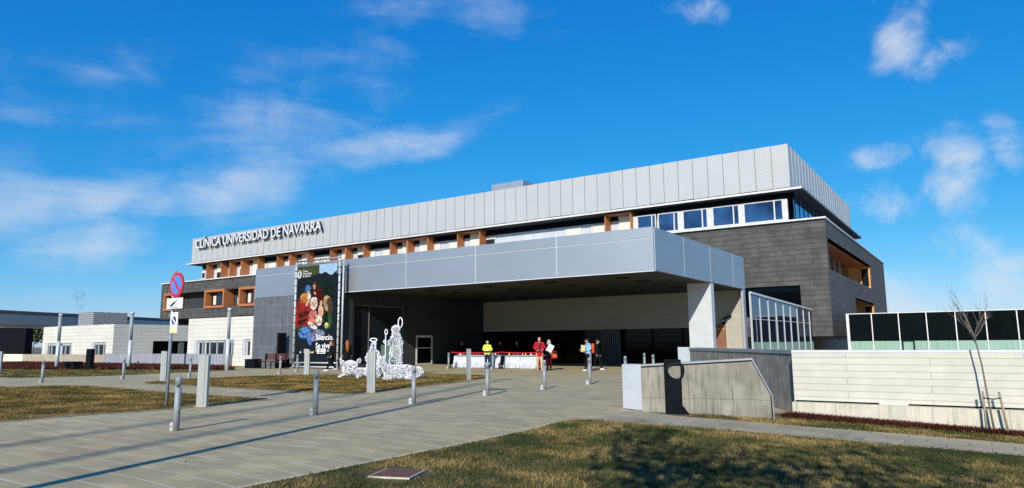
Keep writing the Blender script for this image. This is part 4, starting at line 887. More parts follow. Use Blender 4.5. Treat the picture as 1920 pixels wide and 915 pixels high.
# ------------------------------------------------------------------ people (local: facing -Y, x = person's left is +x)
def person(loc,face,H,label,top,legs,shoes,hair,pose={},skin='skin',hairlen=0,coat=0,long_sleeve=True,cap=None,inner=None,stripes=False,mask=False,bald=False,group='people outside the entrance'):
    J=dict(head=(0,-.01,1.63),neck=(0,.0,1.46),chest=(0,.01,1.30),waist=(0,.0,1.08),pelvis=(0,0,.95),
      ls=(.175,.01,1.42),le=(.23,.03,1.14),lw=(.24,-.06,.90),rs=(-.175,.01,1.42),re=(-.23,.03,1.14),rw=(-.24,-.06,.90),
      lh=(.09,0,.93),lk=(.10,-.02,.50),la=(.10,.02,.09),rh=(-.09,0,.93),rk=(-.10,-.02,.50),ra=(-.10,.02,.09)); J.update(pose)
    J={k:Vector(v) for k,v in J.items()}
    r=thing('person',loc,label,'person',group,math.radians(face)); r.scale=(H/1.75,)*3
    def torso(mb,g,bottom=.95):
        for s_,sh_ in ((1,'ls'),(-1,'rs')):
            S_=J[sh_]; mb.tube([S_*.86+Vector((0,0,-.01)),(J['chest']+Vector((s_*.085,0,0))),(J['waist']+Vector((s_*.06,0,0))),(J['pelvis']+Vector((s_*.07,0,0)))],[.06+g,.115+g,.10+g,.115+g],12,round_=True)
        mb.tube([J['neck']-Vector((0,0,.06)),J['chest'],J['waist'],J['pelvis']],[.05+g,.12+g,.115+g,.12+g],12)
        mb.tube([J['ls'],J['rs']],.055+g,10,round_=True)
    def arm(mb,s_,g,end=1.0):
        a,b,c_=J[s_+'s'],J[s_+'e'],J[s_+'w']; mb.tube([a,a.lerp(b,.4),b,b.lerp(c_,.35),b.lerp(c_,end)],[.058+g,.052+g,.042+g,.040+g,.029+g],10,round_=True)
    def leg(mb,s_,g,end=1.0):
        a,b,c_=J[s_+'h'],J[s_+'k'],J[s_+'a']; mb.tube([a,a.lerp(b,.4),b,b.lerp(c_,.3),b.lerp(c_,end)],[.095+g,.085+g,.058+g,.058+g,.038+g],10,round_=True)
    mb=MB(); torso(mb,0)
    for s_ in 'lr': arm(mb,s_,0); leg(mb,s_,0)
    hd=J['head']; mb.tube([J['neck']-Vector((0,0,.08)),J['neck'],hd-Vector((0,-.01,.05))],[.07,.055,.052],10)
    mb.ell(hd+Vector((0,.01,.02)),(.077,.098,.10)).ell(hd+Vector((0,-.03,-.055)),(.052,.062,.055))
    mb.tube([hd+Vector((0,-.085,.015)),hd+Vector((0,-.113,-.02))],[.010,.017],8,round_=True)
    for s_ in (1,-1): mb.ell(hd+Vector((s_*.08,.01,-.005)),(.012,.02,.032),8,6)
    ex=MB()
    for s_,nm in ((1,'l'),(-1,'r')):
        wv=J[nm+'w']; f=(wv-J[nm+'e']).normalized(); side=f.cross(Vector((0,0,1))); 
        if side.length<.1: side=Vector((0,-1,0))
        side.normalize(); pal=side.cross(f).normalized()
        mb.tube([wv,wv+f*.05,wv+f*.09],[.03,.036,.034],10,round_=True)
        for i,(o_,L_) in enumerate(((-.027,.062),(-.009,.075),(.009,.070),(.026,.055))):
            b_=wv+f*.085+side*o_; ex.tube([b_,b_+f*L_*.5+pal*.004,b_+f*L_*.8+pal*.02,b_+f*L_+pal*.038],[.0095,.009,.008,.006],6,round_=True)
        b_=wv+f*.03-side*.028; ex.tube([b_,b_+f*.03-side*.025+pal*.01,b_+f*.055-side*.032+pal*.024],[.011,.010,.008],6,round_=True)
    for s_ in (1,-1): ex.ell(hd+Vector((s_*.03,-.078,.022)),(.012,.008,.008),8,6)
    ex.ell(hd+Vector((0,-.086,-.052)),(.024,.008,.007),8,5)
    putmesh('body',fuse(mb,.014,2,ex),skin,r)
    # clothing
    mb=MB(); torso(mb,.022)
    if coat: 
        pv=J['pelvis']; mb.tube([pv+Vector((0,0,.08)),pv-Vector((0,0,coat*.5)),pv-Vector((0,0,coat+.06))],[.145,.165,.185],14)
    for s_ in 'lr': arm(mb,s_,.018 if long_sleeve else .016,.93 if long_sleeve else .1)
    jk=putmesh('jacket' if top[1] else 'top',fuse(mb,.016,2),top[0],r)
    if inner:
        mb=MB().prism([J['neck']+Vector((.05,-.0,-.04)),J['neck']+Vector((-.05,0,-.04)),J['pelvis']+Vector((-.045,0,-.02)),J['pelvis']+Vector((.045,0,-.02))],(0,.02,0))
        mb.v=[(v[0],v[1]-.172,v[2]) for v in mb.v]; mb.build('shirt_front',inner,None); o=COL.objects[-1]; o.parent=jk
    if stripes:
        c_=J['waist']; 
        for z_,g in ((c_.z+.06,.155),): 
            vs=[(g*1.22*math.cos(t)+c_.x,g*.98*math.sin(t)+c_.y,z) for z in (z_,z_+.055) for t in np.linspace(0,2*math.pi,20,endpoint=False)]
            MB().add(vs,[(i,(i+1)%20,20+(i+1)%20,20+i) for i in range(20)],True).build('reflective_band','sign_white',None); COL.objects[-1].parent=jk
            vs=[(v[0]*1.0,v[1]*1.0,v[2]-.17) for v in vs]; vs=[((v[0]-c_.x)*1.03+c_.x,(v[1]-c_.y)*1.05+c_.y,v[2]+(.03 if i<20 else .09)) for i,v in enumerate(vs)]
            MB().add(vs,[(i,(i+1)%20,20+(i+1)%20,20+i) for i in range(20)],True).build('navy_hem','navy',None); COL.objects[-1].parent=jk
    mb=MB(); pv=J['pelvis']; mb.tube([pv+Vector((-.06,0,.06)),pv+Vector((.06,0,.06))],.125,12,round_=True); mb.tube([pv+Vector((-.07,0,-.03)),pv+Vector((.07,0,-.03))],.12,12,round_=True)
    for s_ in 'lr': leg(mb,s_,.016,.95)
    tr=putmesh('trousers',fuse(mb,.016,2),legs,r)
    if stripes:
        for s_ in 'lr':
            p=J[s_+'k'].lerp(J[s_+'a'],.45); MB().tube([p,p+Vector((0,0,.06))],.082,12).build('reflective_band','sign_white',None); COL.objects[-1].parent=tr
    for s_ in 'lr':
        a=J[s_+'a']; d_=Vector((a.x*.1,-1,0)); d_.z=J.get(s_+'t',Vector((0,0,0))).z; d_.normalize()
        mb=MB().tube([a+Vector((0,.05,-.05)),a+d_*.06+Vector((0,0,-.045)),a+d_*.17+Vector((0,0,-.058))],[.042,.045,.032],10,round_=True).tube([a+Vector((0,.01,.03)),a+Vector((0,.02,-.04))],[.045,.045],10,round_=True)
        putmesh('shoe',fuse(mb,.014,1),shoes,r)
    if not bald:
        mb=MB().ell(hd+Vector((0,.028,.04)),(.09,.10,.098))
        if hairlen: mb.tube([hd+Vector((0,.04,.05)),hd+Vector((0,.09,-.08)),hd+Vector((0,.11,-.08-hairlen*.6)),hd+Vector((0,.10,-.08-hairlen))],[.09,.105,.10,.05],12,round_=True); mb.tube([hd+Vector((.06,.03,.02)),hd+Vector((.075,.05,-.16))],[.05,.035],8,round_=True).tube([hd+Vector((-.06,.03,.02)),hd+Vector((-.075,.05,-.16))],[.05,.035],8,round_=True)
        putmesh('hair',fuse(mb,.014,1),hair,r)
    else:
        mb=MB().ell(hd+Vector((0,.05,.0)),(.083,.07,.06)); putmesh('hair',fuse(mb,.012,1),hair,r)
    if cap:
        mb=MB().ell(hd+Vector((0,.01,.065)),(.092,.108,.07)).tube([hd+Vector((0,-.08,.06)),hd+Vector((0,-.17,.05))],[.06,.045],8,round_=True); putmesh('cap',fuse(mb,.014,1),cap,r)
    if mask:
        mb=MB().ell(hd+Vector((0,-.07,-.04)),(.055,.05,.045)); mb.build('face_mask','sign_white',None); COL.objects[-1].parent=r
    return r
c('hivis',(.80,.85,.10)); c('navy',(.02,.028,.07)); c('red_jacket',(.45,.015,.025)); c('khaki',(.58,.38,.23)); c('black_cloth',(.008,.008,.010)); c('grey_hair',(.42,.40,.38)); c('white_hair',(.62,.55,.46)); c('brown_hair',(.05,.03,.02)); c('auburn',(.34,.11,.035)); c('auburn_dark',(.20,.075,.035)); c('lightblue',(.25,.45,.68)); c('red_trousers',(.38,.02,.03)); c('orange_bag',(.60,.10,.05)); c('tan_shoe',(.45,.30,.2)); c('folder',(.62,.52,.30)); c('dkshirt',(.04,.03,.045)); c('greyshoe',(.2,.2,.22))
def gp3(u_,v_): p=gr(u_,v_); return (p.x,p.y,0.0)
def toward(loc): return math.degrees(math.atan2(-loc[0],loc[1]))   # rotation that turns -Y to the camera
# worker, seen from behind
L=gp3(914,692.2)
person(L,toward(L)+165,1.66,'person in yellow high visibility jacket and navy trousers, back turned, at the stall',('hivis',1),'navy','black_cloth','grey_hair',
  pose=dict(le=(.27,-.02,1.18),lw=(.14,-.20,1.05),re=(-.27,-.02,1.18),rw=(-.14,-.2,1.05),head=(0,-.04,1.61),lh=(.09,0,.93),la=(.13,.02,.09),ra=(-.13,.02,.09)),stripes=True)
L=gp3(1012,696.5); 
person(L,toward(L)+4,1.82,'person in open red jacket and beige trousers looking down at a phone',('red_jacket',1),'khaki','tan_shoe','grey_hair',
  pose=dict(le=(.28,.02,1.18),lw=(.16,-.22,1.10),re=(-.28,.02,1.18),rw=(-.15,-.2,1.08),head=(0,-.04,1.61),lk=(.10,-.06,.50),la=(.11,-.08,.09),ra=(-.10,.10,.10)),inner='dkshirt',coat=.12,bald=True)
o=MB().box(-.04,.04,-.008,.008,-.07,.07).build('mobile_phone','ink',loc=None); o.rotation_euler=(1.0,0,math.radians(toward(L))); o.location=Vector(L)+Matrix.Rotation(math.radians(toward(L)),3,'Z')@Vector((-.13,-.32,1.16)); tag(o,'dark mobile phone in the hand of the man in the red jacket','phone')
L=gp3(1030,694); th=math.radians(toward(L)-8)
person(L,toward(L)-8,1.66,'person with pale hair and white mask, black top and red trousers beside the red jacket',('black_cloth',0),'red_trousers','black_cloth','white_hair',
  pose=dict(le=(.27,.03,1.16),lw=(.20,-.14,1.0),re=(-.2,-.0,1.16),rw=(-.08,-.22,1.12),lk=(.10,-.06,.50),la=(.1,-.06,.09)),coat=.2,mask=True,hairlen=.03)
def held(mb,name,m,L,th,off,rot,label,cat):
    o=mb.build(name,m); o.rotation_euler=(rot[0],rot[1],th+rot[2]); o.location=Vector(L)+Matrix.Rotation(th,3,'Z')@Vector(off); return tag(o,label,cat)
held(MB().box(-.16,.16,-.004,.004,-.21,.21),'paper_folder','sign_white',L,th,(.10,-.27,1.20),(0.1,.5,0),'white paper folder held by the woman with the white mask','folder')
held(MB().tube([(0,0,-.14),(0,0,0),(0,0,.10)],[.16,.15,.08],12,round_=False).tube([(-.1,0,.08),(-.06,0,.24),(.06,0,.24),(.1,0,.08)],.012,6),'handbag','orange_bag',L,th,(.33,-.1,.80),(0,0,0),'round orange red handbag hanging at the side of the woman in black','handbag')
L=gp3(1103,695.5); th=math.radians(toward(L)+62-125)
person(L,math.degrees(th),1.72,'person in a light blue top and black trousers walking left with a beige folder',('lightblue',0),'black_cloth','sign_white','brown_hair',
  pose=dict(head=(0,-.05,1.62),le=(.22,.05,1.16),lw=(.14,-.18,1.08),re=(-.22,-.03,1.15),rw=(-.18,-.3,1.12),lk=(.10,-.16,.52),la=(.10,-.20,.09),rk=(-.09,.06,.50),ra=(-.10,.28,.13)),skin='skin_tan',cap='black_cloth')
held(MB().box(-.13,.13,-.008,.008,-.18,.18),'document_folder','folder',L,th,(.05,-.30,1.18),(.1,0.15,.6),'beige document folder carried by the man in light blue','folder')
L=gp3(1120,694); th=math.radians(toward(L)+70)
person(L,math.degrees(th),1.68,'person in black stepping right behind the man in light blue, white trainers',('black_cloth',1),'black_cloth','sign_white','brown_hair',
  pose=dict(lk=(.10,-.14,.52),la=(.10,-.22,.10),rk=(-.09,.08,.50),ra=(-.10,.30,.2),head=(0,-.05,1.6)),skin='skin_tan')
held(MB().tube([(0,0,-.2),(0,0,0),(0,0,.16)],[.11,.13,.09],10,round_=True),'backpack','orange_bag',L,th,(0,.22,1.2),(0,0,0),'dusty red backpack worn by the person in black behind the blue top','backpack')
L=gp3(620,695.3); 
person(L,toward(L)-75,1.70,'person with auburn hair in long black coat walking left past the banner',('black_cloth',1),'black_cloth','sign_white','auburn_dark',
  pose=dict(lk=(.10,-.10,.51),la=(.10,-.26,.09),rk=(-.09,.06,.49),ra=(-.10,.34,.14)),coat=.25,hairlen=.14)
L=gp3(650,694.5); 
person(L,toward(L)+190,1.74,'person with very long bright auburn hair in black, back turned, by the banner frame',('black_cloth',1),'black_cloth','black_cloth','auburn',coat=.25,hairlen=.46)
for u_,l in ((866,'leftmost of the dim figures in dark clothes behind the stall tables'),(938,'middle dim figure in dark clothes behind the stall tables'),(969,'rightmost of the dim figures in dark clothes behind the stall tables')):
    p=ay(u_,660,40.6); L=(p.x,40.6,0); person(L,toward(L)+random.uniform(-15,15),1.62,l,('black_cloth',1),'black_cloth','black_cloth','brown_hair',group='stallholders behind the tables')
# ------------------------------------------------------------------ garland light figures
def garland(name,mb,vox,loc,label,cat,extra=None,rz=0,jit=.42,th=.029):
    me=fuse(mb,vox,1); bm=bmesh.new(); bm.from_mesh(me)
    bmesh.ops.triangulate(bm,faces=bm.faces[:])
    rr=random.Random(3)
    for v in bm.verts: v.co+=Vector((rr.uniform(-1,1),rr.uniform(-1,1),rr.uniform(-1,1)))*vox*jit
    bmesh.ops.dissolve_edges(bm,edges=[e for e in bm.edges if rr.random()<.16],use_verts=False)
    bm.to_mesh(me); bm.free(); me.materials.clear(); me.materials.append(M['white_wire'])
    for p in me.polygons: p.use_smooth=False
    root=thing(name,loc,label,cat,'white garland nativity figures on the lawn',rz)
    o=bpy.data.objects.new('wire_body',me); COL.objects.link(o); o.parent=root
    md=o.modifiers.new('w','WIREFRAME'); md.thickness=th; md.use_replace=True; md.use_even_offset=False
    if extra:
        for n_,e in extra: e.build(n_,'white_wire',None); COL.objects[-1].parent=root
    return root
def fl(u_,v_): p=gr(u_,v_); return (p.x,p.y,.01)
# ox head on, lying
L=fl(656,708); s=toward(L)
mb=MB().tube([(0,.9,.38),(0,.35,.40),(0,0,.36)],[.32,.36,.30],14,round_=True).ell((0,-.18,.42),(.26,.30,.26)).ell((0,-.40,.30),(.17,.16,.14)).tube([(-.3,-.2,.08),(-.45,-.45,.07)],.09,10,round_=True).tube([(.3,-.2,.08),(.45,-.45,.07)],.09,10,round_=True)
mb.tube([(-.2,-.15,.52),(-.36,-.18,.70),(-.46,-.2,.88)],[.10,.10,.06],8,round_=True).tube([(.2,-.15,.52),(.36,-.18,.70),(.46,-.2,.88)],[.10,.10,.06],8,round_=True)
garland('garland_ox',mb,.083,L,'white garland ox lying head on, left of the other garland figures','light sculpture',rz=math.radians(s))
def ring(c_,rx,rz_,r=.03,ax='xz',n=22): 
    return MB().tube([(c_[0]+rx*math.cos(t),c_[1],c_[2]+rz_*math.sin(t)) for t in np.linspace(0,6.2832,n)],r,6)
L=fl(699,709); s=toward(L)
mb=MB().tube([(0,0,1.22),(0,0,1.0),(0,-.02,.6),(0,-.05,.1)],[.16,.24,.26,.36],14,round_=True).ell((0,-.02,1.42),(.15,.15,.18)).tube([(-.2,-.02,1.1),(-.32,-.12,.8),(-.1,-.26,.85)],.08,8,round_=True).tube([(.2,-.02,1.1),(.32,-.12,.8),(.1,-.26,.85)],.08,8,round_=True)
garland('garland_kneeling_figure',mb,.083,L,'white garland kneeling figure with a ring halo behind the flat pylon','light sculpture',[('halo',ring((0,0,1.68),.15,.07))],rz=math.radians(s))
L=fl(681,711); s=toward(L)
mb=MB().tube([(-.22,0,.32),(.2,.05,.34)],.15,10,round_=True).ell((-.38,-.02,.44),(.12,.1,.11)).tube([(-.22,-.06,.3),(-.22,-.06,.03)],.04,8).tube([(.16,-.04,.3),(.18,-.04,.03)],.04,8).tube([(-.2,.1,.3),(-.2,.1,.03)],.04,8).tube([(.18,.12,.3),(.18,.12,.03)],.04,8)
garland('garland_lamb',mb,.075,L,'small white garland lamb at the knees of the kneeling figure','light sculpture',rz=math.radians(s))
L=fl(752,712); s=toward(L)
mb=MB().tube([(.72,.1,.28),(.1,0,.32),(-.5,0,.34)],[.24,.30,.26],14,round_=True).tube([(-.45,0,.36),(-.72,-.05,.60),(-.84,-.05,.74)],[.20,.15,.13],12,round_=True).tube([(-.82,-.05,.74),(-1.15,-.1,.34)],[.14,.09],10,round_=True)
mb.tube([(-.88,-.1,.80),(-.98,-.1,1.08)],[.07,.05],8,round_=True).tube([(-.76,.02,.80),(-.70,.02,1.08)],[.07,.05],8,round_=True).tube([(-.4,-.2,.1),(-.72,-.4,.07)],.08,8,round_=True).tube([(.6,-.25,.1),(.25,-.4,.07)],.09,8,round_=True)
garland('garland_donkey',mb,.083,L,'white garland donkey lying on the lawn, ears up, in front of the tall figure','light sculpture',rz=math.radians(s))
L=fl(742,704.5); s=toward(L); k=1.0
mb=MB().tube([(0,0,2.0*k),(0,0,1.7*k),(0,0,1.1*k),(0,0,.1)],[.17,.29,.31,.34],16,round_=True).ell((-.02,-.02,2.17*k),(.22,.21,.21)).tube([(-.2,-.05,1.72*k),(-.42,-.22,1.5*k),(-.55,-.35,1.62*k)],[.12,.10,.08],10,round_=True)
garland('garland_tall_figure',mb,.083,L,'tall white garland figure with staff and halo, tallest on the lawn','light sculpture',[('halo',ring((.18,.12,2.52*k),.10,.24,.03)),('staff',MB().tube([(-.50,-.38,.05),(-.50,-.38,1.98*k)],.022,8)),('staff_loop',ring((-.48,-.38,2.06*k),.06,.12,.024))],rz=math.radians(s))
# ------------------------------------------------------------------ young tree with stakes
tx,ty=.07,16.05; tz=zf(tx)
def branchtree(mb,p,d,L_,r,depth,rr,up=.25,spread=.6,twigs=None):
    n=5; pts=[p]; rad=[r]
    for i in range(n):
        d=(d+Vector((rr.gauss(0,.10),rr.gauss(0,.10),rr.gauss(.03,.06)))).normalized(); pts.append(pts[-1]+d*L_/n); rad.append(r*(1-.55*(i+1)/n))
    mb.tube(pts,rad,6 if depth>0 else 4)
    if twigs is not None: twigs.append(pts[-1]); twigs.append(pts[3])
    if depth<=0: return
    for k in range(rr.randint(3,4)):
        i=rr.randint(2,n); a=rr.uniform(0,6.28); dd=(d*(1-spread*.5)+Vector((math.cos(a),math.sin(a),0))*spread+Vector((0,0,up))).normalized()
        branchtree(mb,pts[i],dd,L_*rr.uniform(.55,.8),rad[i]*.7,depth-1,rr,up,spread,twigs)
rr=random.Random(11)
tr=thing('young_tree',(tx,ty,tz),'slender leafless young tree in front of the white retaining wall','tree')
P=[(tx,ty,tz-.05),(tx-.06,ty,tz+.7),(tx-.10,ty,tz+1.3),(tx-.16,ty,tz+1.75)]
MB().tube(P,[.021,.018,.015,.013],10).build('trunk','bark',tr)
mb=MB(); top=Vector(P[-1])
for k in range(6):
    a=k*2.4; dd=Vector((math.cos(a)*.55,math.sin(a)*.4,.75)).normalized() if k else Vector((-.12,0,1)); branchtree(mb,top+Vector((0,0,(-.12+.06*k) if k else 0)),dd,.42 if k else .60,.009 if k else .015,2,rr,.3,.45)
mb.build('crown','bark',tr)
for dx,lean,l in ((-.13,0,'left timber stake of the young tree'),(.22,-.12,'right timber stake of the young tree, leaning')):
    q=Vector((tx+dx,ty-.02,zf(tx))); tag(MB().tube([q-Vector((0,0,.1)),q+Vector((lean*.8,0,.80))],.022,10).build('tree_stake','stake',loc=q),l,'stake','timber stakes of the young tree')
tag(MB().tube([(tx-.13,ty-.05,tz+.68),(tx+.02,ty-.03,tz+.66),(tx+.14,ty-.05,tz+.69)],.012,8).tube([(tx-.06+.024*math.cos(t),ty+.024*math.sin(t),tz+.67) for t in np.linspace(0,6.28,10)],.008,6).build('tree_strap','ink',loc=(tx,ty,tz+.66)),'dark strap tying the young tree to its stakes','strap')
# tree behind the viewpoint whose shadow falls on the front lawn
def leafy(name,base,h,cr,label,n=2600,ls=.16,seed=5,grp=None):
    rr=random.Random(seed); t=thing(name,base,label,'tree',grp); mb=MB(); tw=[]
    branchtree(mb,Vector(base),Vector((0,0,1)),h*.55,h*.022,3,rr,.3,.75,tw); mb.build('trunk','bark',t)
    m2=MB(); tw=[p for p in tw if p.z>base[2]+(3.0 if h<6.5 and 'shade' in name else h*.35)]
    for _ in range(n):
        p=rr.choice(tw)+Vector((rr.gauss(0,cr),rr.gauss(0,cr),rr.gauss(0,cr*.8))); a=Vector((rr.gauss(0,1),rr.gauss(0,1),rr.gauss(0,1))).normalized()*ls; b=a.orthogonal().normalized()*ls*.6
        m2.add([p-a,p+b,p+a,p-b],[(0,1,2,3)])
    m2.build('crown','leaf',t); return t
def shp(u_,v_,h): p=gr(u_,v_); q=p-SD*(h/math.tan(math.radians(26.4))); return q
q=shp(1430,912,5.0); leafy('shade_tree',(q.x,q.y-.9,zf(q.x)),6.2,.27,'sparse leafy tree behind the viewpoint shading the front lawn',1200,.085,9,'trees behind the viewpoint')
q=shp(1780,915,5.0); leafy('shade_tree',(q.x+.6,q.y-.9,zf(q.x)),6.0,.27,'second sparse leafy tree behind the viewpoint, further right',1100,.085,21,'trees behind the viewpoint')
# evergreen seen in the gap at far left
pq=raypt(62,175); leafy('evergreen_tree',(pq.x,pq.y,0),6.6,.7,'dark evergreen tree seen in the gap under the far left canopy',2600,.35,4)
pq=raypt(30,185); leafy('evergreen_tree',(pq.x,pq.y,0),6.0,.7,'evergreen tree hidden mostly behind the dark canopy wall',1800,.35,8)
# smoke
sp=ay(152,575,45); sm=MB(); sp2=ay(148,553,45)
sm.tube([sp-Vector((0,0,.4)),sp,sp.lerp(sp2,.6),sp2],[.2,.35,.6,.75],14,round_=True)
ms=bpy.data.materials.new('smoke'); ms.use_nodes=True; N=ms.node_tree.nodes; Lk=ms.node_tree.links; N.remove(N['Principled BSDF'])
v=N.new('ShaderNodeVolumePrincipled'); v.inputs['Color'].default_value=(.12,.12,.15,1); g=N.new('ShaderNodeTexCoord'); n=N.new('ShaderNodeTexNoise'); n.inputs['Scale'].default_value=1.1; n.inputs['Detail'].default_value=4; Lk.new(g.outputs['Object'],n.inputs['Vector'])
Lk.new(mathn(N,Lk,'MULTIPLY',mathn(N,Lk,'MAXIMUM',mathn(N,Lk,'SUBTRACT',n.outputs[0],.45),0.0),2.6),v.inputs['Density']); Lk.new(v.outputs[0],N['Material Output'].inputs['Volume'])
so_m=sm.build('smoke',ms); bm=bmesh.new(); bm.from_mesh(so_m.data); bmesh.ops.recalc_face_normals(bm,faces=bm.faces[:]); bm.to_mesh(so_m.data); bm.free()
tag(so_m,'thin grey smoke wisp rising above the white pavilion roof','smoke',kind='stuff')
# ------------------------------------------------------------------ world and sun
SEL=math.radians(26.4); sdir=Vector((-SD.x*math.cos(SEL),-SD.y*math.cos(SEL),math.sin(SEL)))
sl=bpy.data.lights.new('sun','SUN'); sl.energy=5.0; sl.angle=math.radians(.53); sl.color=(1,.94,.84); so_=bpy.data.objects.new('sun',sl); COL.objects.link(so_)
so_.rotation_euler=sdir.to_track_quat('Z','Y').to_euler()
w=bpy.data.worlds.new('World'); S.world=w; w.use_nodes=True; N=w.node_tree.nodes; Lk=w.node_tree.links; bg=N['Background']
sky=N.new('ShaderNodeTexSky'); sky.sky_type='NISHITA'; sky.sun_disc=False; sky.sun_elevation=SEL; sky.sun_rotation=math.atan2(sdir.x,sdir.y); sky.air_density=1.0; sky.dust_density=.1; sky.ozone_density=2.5; sky.altitude=600
tc=N.new('ShaderNodeTexCoord'); sp_=N.new('ShaderNodeSeparateXYZ'); Lk.new(tc.outputs['Generated'],sp_.inputs[0])
az=mathn(N,Lk,'ARCTAN2',sp_.outputs[0],sp_.outputs[1]); el=mathn(N,Lk,'ARCSINE',sp_.outputs[2])
cb_=N.new('ShaderNodeCombineXYZ'); Lk.new(az,cb_.inputs[0]); Lk.new(el,cb_.inputs[1]); vec=cb_.outputs[0]
def ae(u_,v_): d=ray(u_,v_).normalized(); return math.atan2(d.x,d.y),math.asin(d.z)
def blob(u_,v_,u2,v2,minor,dens):
    a=ae(u_,v_); b=ae(u2,v2); dx,dy=b[0]-a[0],b[1]-a[1]; L_=math.hypot(dx,dy); an=math.atan2(dy,dx)
    mp=N.new('ShaderNodeMapping'); mp.vector_type='TEXTURE'; mp.inputs['Location'].default_value=(a[0],a[1],0); mp.inputs['Rotation'].default_value=(0,0,an); mp.inputs['Scale'].default_value=(L_,minor/FPX,1)
    Lk.new(vec,mp.inputs[0]); ln=N.new('ShaderNodeVectorMath'); ln.operation='LENGTH'; Lk.new(mp.outputs[0],ln.inputs[0])
    r=N.new('ShaderNodeMapRange'); r.interpolation_type='SMOOTHSTEP'; r.inputs[1].default_value=1.25; r.inputs[2].default_value=0; r.inputs[3].default_value=0; r.inputs[4].default_value=dens; Lk.new(ln.outputs['Value'],r.inputs[0]); return r.outputs[0]
wn=N.new('ShaderNodeTexNoise'); wn.inputs['Scale'].default_value=5; wn.inputs['Detail'].default_value=6; Lk.new(cb_.outputs[0],wn.inputs['Vector'])
wv_=N.new('ShaderNodeVectorMath'); wv_.operation='SUBTRACT'; Lk.new(wn.outputs['Color'],wv_.inputs[0]); wv_.inputs[1].default_value=(.5,.5,.5)
wm=N.new('ShaderNodeVectorMath'); wm.operation='MULTIPLY'; Lk.new(wv_.outputs[0],wm.inputs[0]); wm.inputs[1].default_value=(.20,.09,0)
wa=N.new('ShaderNodeVectorMath'); wa.operation='ADD'; Lk.new(cb_.outputs[0],wa.inputs[0]); Lk.new(wm.outputs[0],wa.inputs[1]); vec=wa.outputs[0]
soft=[blob(200,150,650,70,110,.33),blob(720,270,1010,190,55,.85),blob(100,385,360,330,75,1.05),blob(190,440,320,390,95,.85),blob(460,345,700,290,85,1.05),blob(40,200,260,160,60,.45),blob(860,20,1150,10,80,.48),blob(620,110,860,70,80,.42),blob(560,220,900,120,110,.5),blob(10,350,180,300,80,.7),blob(330,380,640,330,60,.7),blob(300,260,700,190,70,.3),blob(60,560,300,540,60,.25)]
hard=[blob(1685,78,1800,60,75,.85),blob(1790,320,1900,270,90,1.1),blob(1650,400,1730,370,45,.8),blob(1860,520,1980,500,85,.95),blob(1905,290,1980,280,60,.9),blob(1690,555,1810,560,80,.6),blob(1300,5,1430,0,40,.6),blob(1650,300,1720,285,40,.6),blob(1780,450,1900,460,60,.55),blob(1760,100,1900,60,50,.45),blob(1620,30,1700,20,40,.4),blob(1900,220,1960,200,40,.4)]
def addall(l):
    s_=l[0]
    for k in l[1:]: s_=mathn(N,Lk,'MAXIMUM',s_,k)
    return s_
mw=N.new('ShaderNodeMapping'); mw.inputs['Rotation'].default_value=(0,0,-.28); mw.inputs['Scale'].default_value=(2.4,11,1); Lk.new(cb_.outputs[0],mw.inputs[0])
nw=N.new('ShaderNodeTexNoise'); nw.inputs['Scale'].default_value=1.7; nw.inputs['Detail'].default_value=8; nw.inputs['Roughness'].default_value=.58; nw.inputs['Distortion'].default_value=.5; Lk.new(mw.outputs[0],nw.inputs['Vector'])
nh=N.new('ShaderNodeTexNoise'); nh.inputs['Scale'].default_value=11; nh.inputs['Detail'].default_value=9; nh.inputs['Roughness'].default_value=.62; nh.inputs['Distortion'].default_value=.3; Lk.new(cb_.outputs[0],nh.inputs['Vector'])
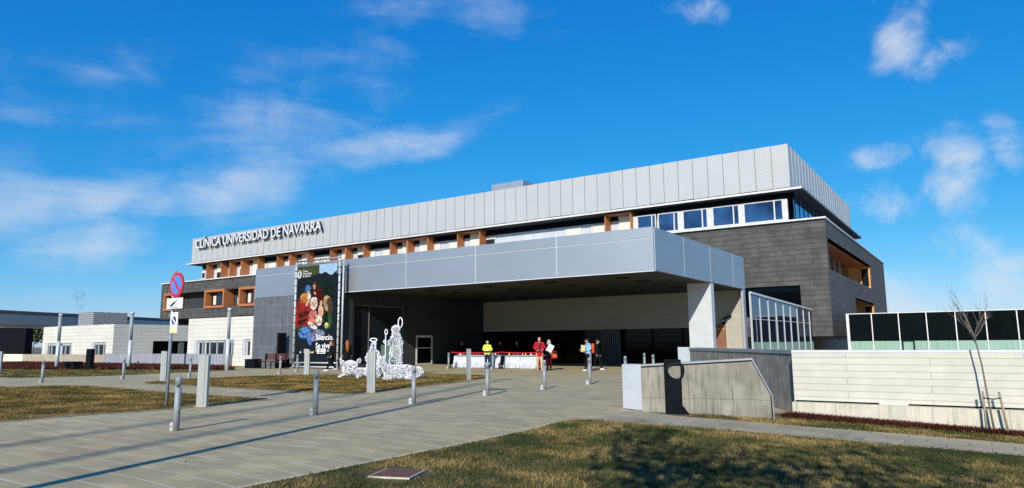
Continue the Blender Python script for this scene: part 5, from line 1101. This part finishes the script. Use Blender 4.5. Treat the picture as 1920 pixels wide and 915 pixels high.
def cloudf(mask,noise,amp,lo_,hi_):
    s_=mathn(N,Lk,'ADD',mathn(N,Lk,'MULTIPLY',mathn(N,Lk,'SUBTRACT',noise,.5),amp),mask); r=N.new('ShaderNodeMapRange'); r.interpolation_type='SMOOTHSTEP'; r.inputs[1].default_value=lo_; r.inputs[2].default_value=hi_; Lk.new(s_,r.inputs[0])
    g_=N.new('ShaderNodeMapRange'); g_.interpolation_type='SMOOTHSTEP'; g_.inputs[1].default_value=0; g_.inputs[2].default_value=.4; Lk.new(mask,g_.inputs[0]); return mathn(N,Lk,'MULTIPLY',r.outputs[0],g_.outputs[0])
nm_=mathn(N,Lk,'ADD',mathn(N,Lk,'MULTIPLY',nw.outputs[0],.6),mathn(N,Lk,'MULTIPLY',nh.outputs[0],.4))
cf=mathn(N,Lk,'MAXIMUM',mathn(N,Lk,'MULTIPLY',cloudf(addall(soft),nm_,2.6,.15,1.7),.86),mathn(N,Lk,'MULTIPLY',cloudf(addall(hard),nh.outputs[0],3.2,.15,1.6),.85))
hs=N.new('ShaderNodeHueSaturation'); hs.inputs['Saturation'].default_value=1.3; hs.inputs['Value'].default_value=1.0; hs.inputs['Hue'].default_value=.487; Lk.new(sky.outputs[0],hs.inputs['Color'])
SKYC=5.6
sc_=N.new('ShaderNodeSeparateColor'); Lk.new(hs.outputs[0],sc_.inputs[0]); cc_=N.new('ShaderNodeCombineColor')
for i_,(pre,pw_,k_2,mx_) in enumerate(((.34*.125,1.35,2.2,.5),(.79*.125,.736,.745,1.0),(1.12*.125,.45,.87,1.2))):
    t_=mathn(N,Lk,'POWER',mathn(N,Lk,'MAXIMUM',mathn(N,Lk,'MULTIPLY',sc_.outputs[i_],pre),0.0),pw_); Lk.new(mathn(N,Lk,'MULTIPLY',mathn(N,Lk,'MINIMUM',mathn(N,Lk,'MULTIPLY',t_,k_2),mx_),8.0),cc_.inputs[i_])
skc=cc_.outputs[0]
mixo=mixc(N,Lk,cf,skc,(SKYC*1.05,SKYC*1.12,SKYC*1.22))
Lk.new(mixo,bg.inputs['Color']); bg.inputs['Strength'].default_value=.125
# ------------------------------------------------------------------ render settings
S.render.engine='CYCLES'; S.cycles.diffuse_bounces=2; S.view_settings.view_transform='Standard'; S.view_settings.look='None'; S.view_settings.exposure=0; S.view_settings.gamma=1
S.render.resolution_x=1024; S.render.resolution_y=488
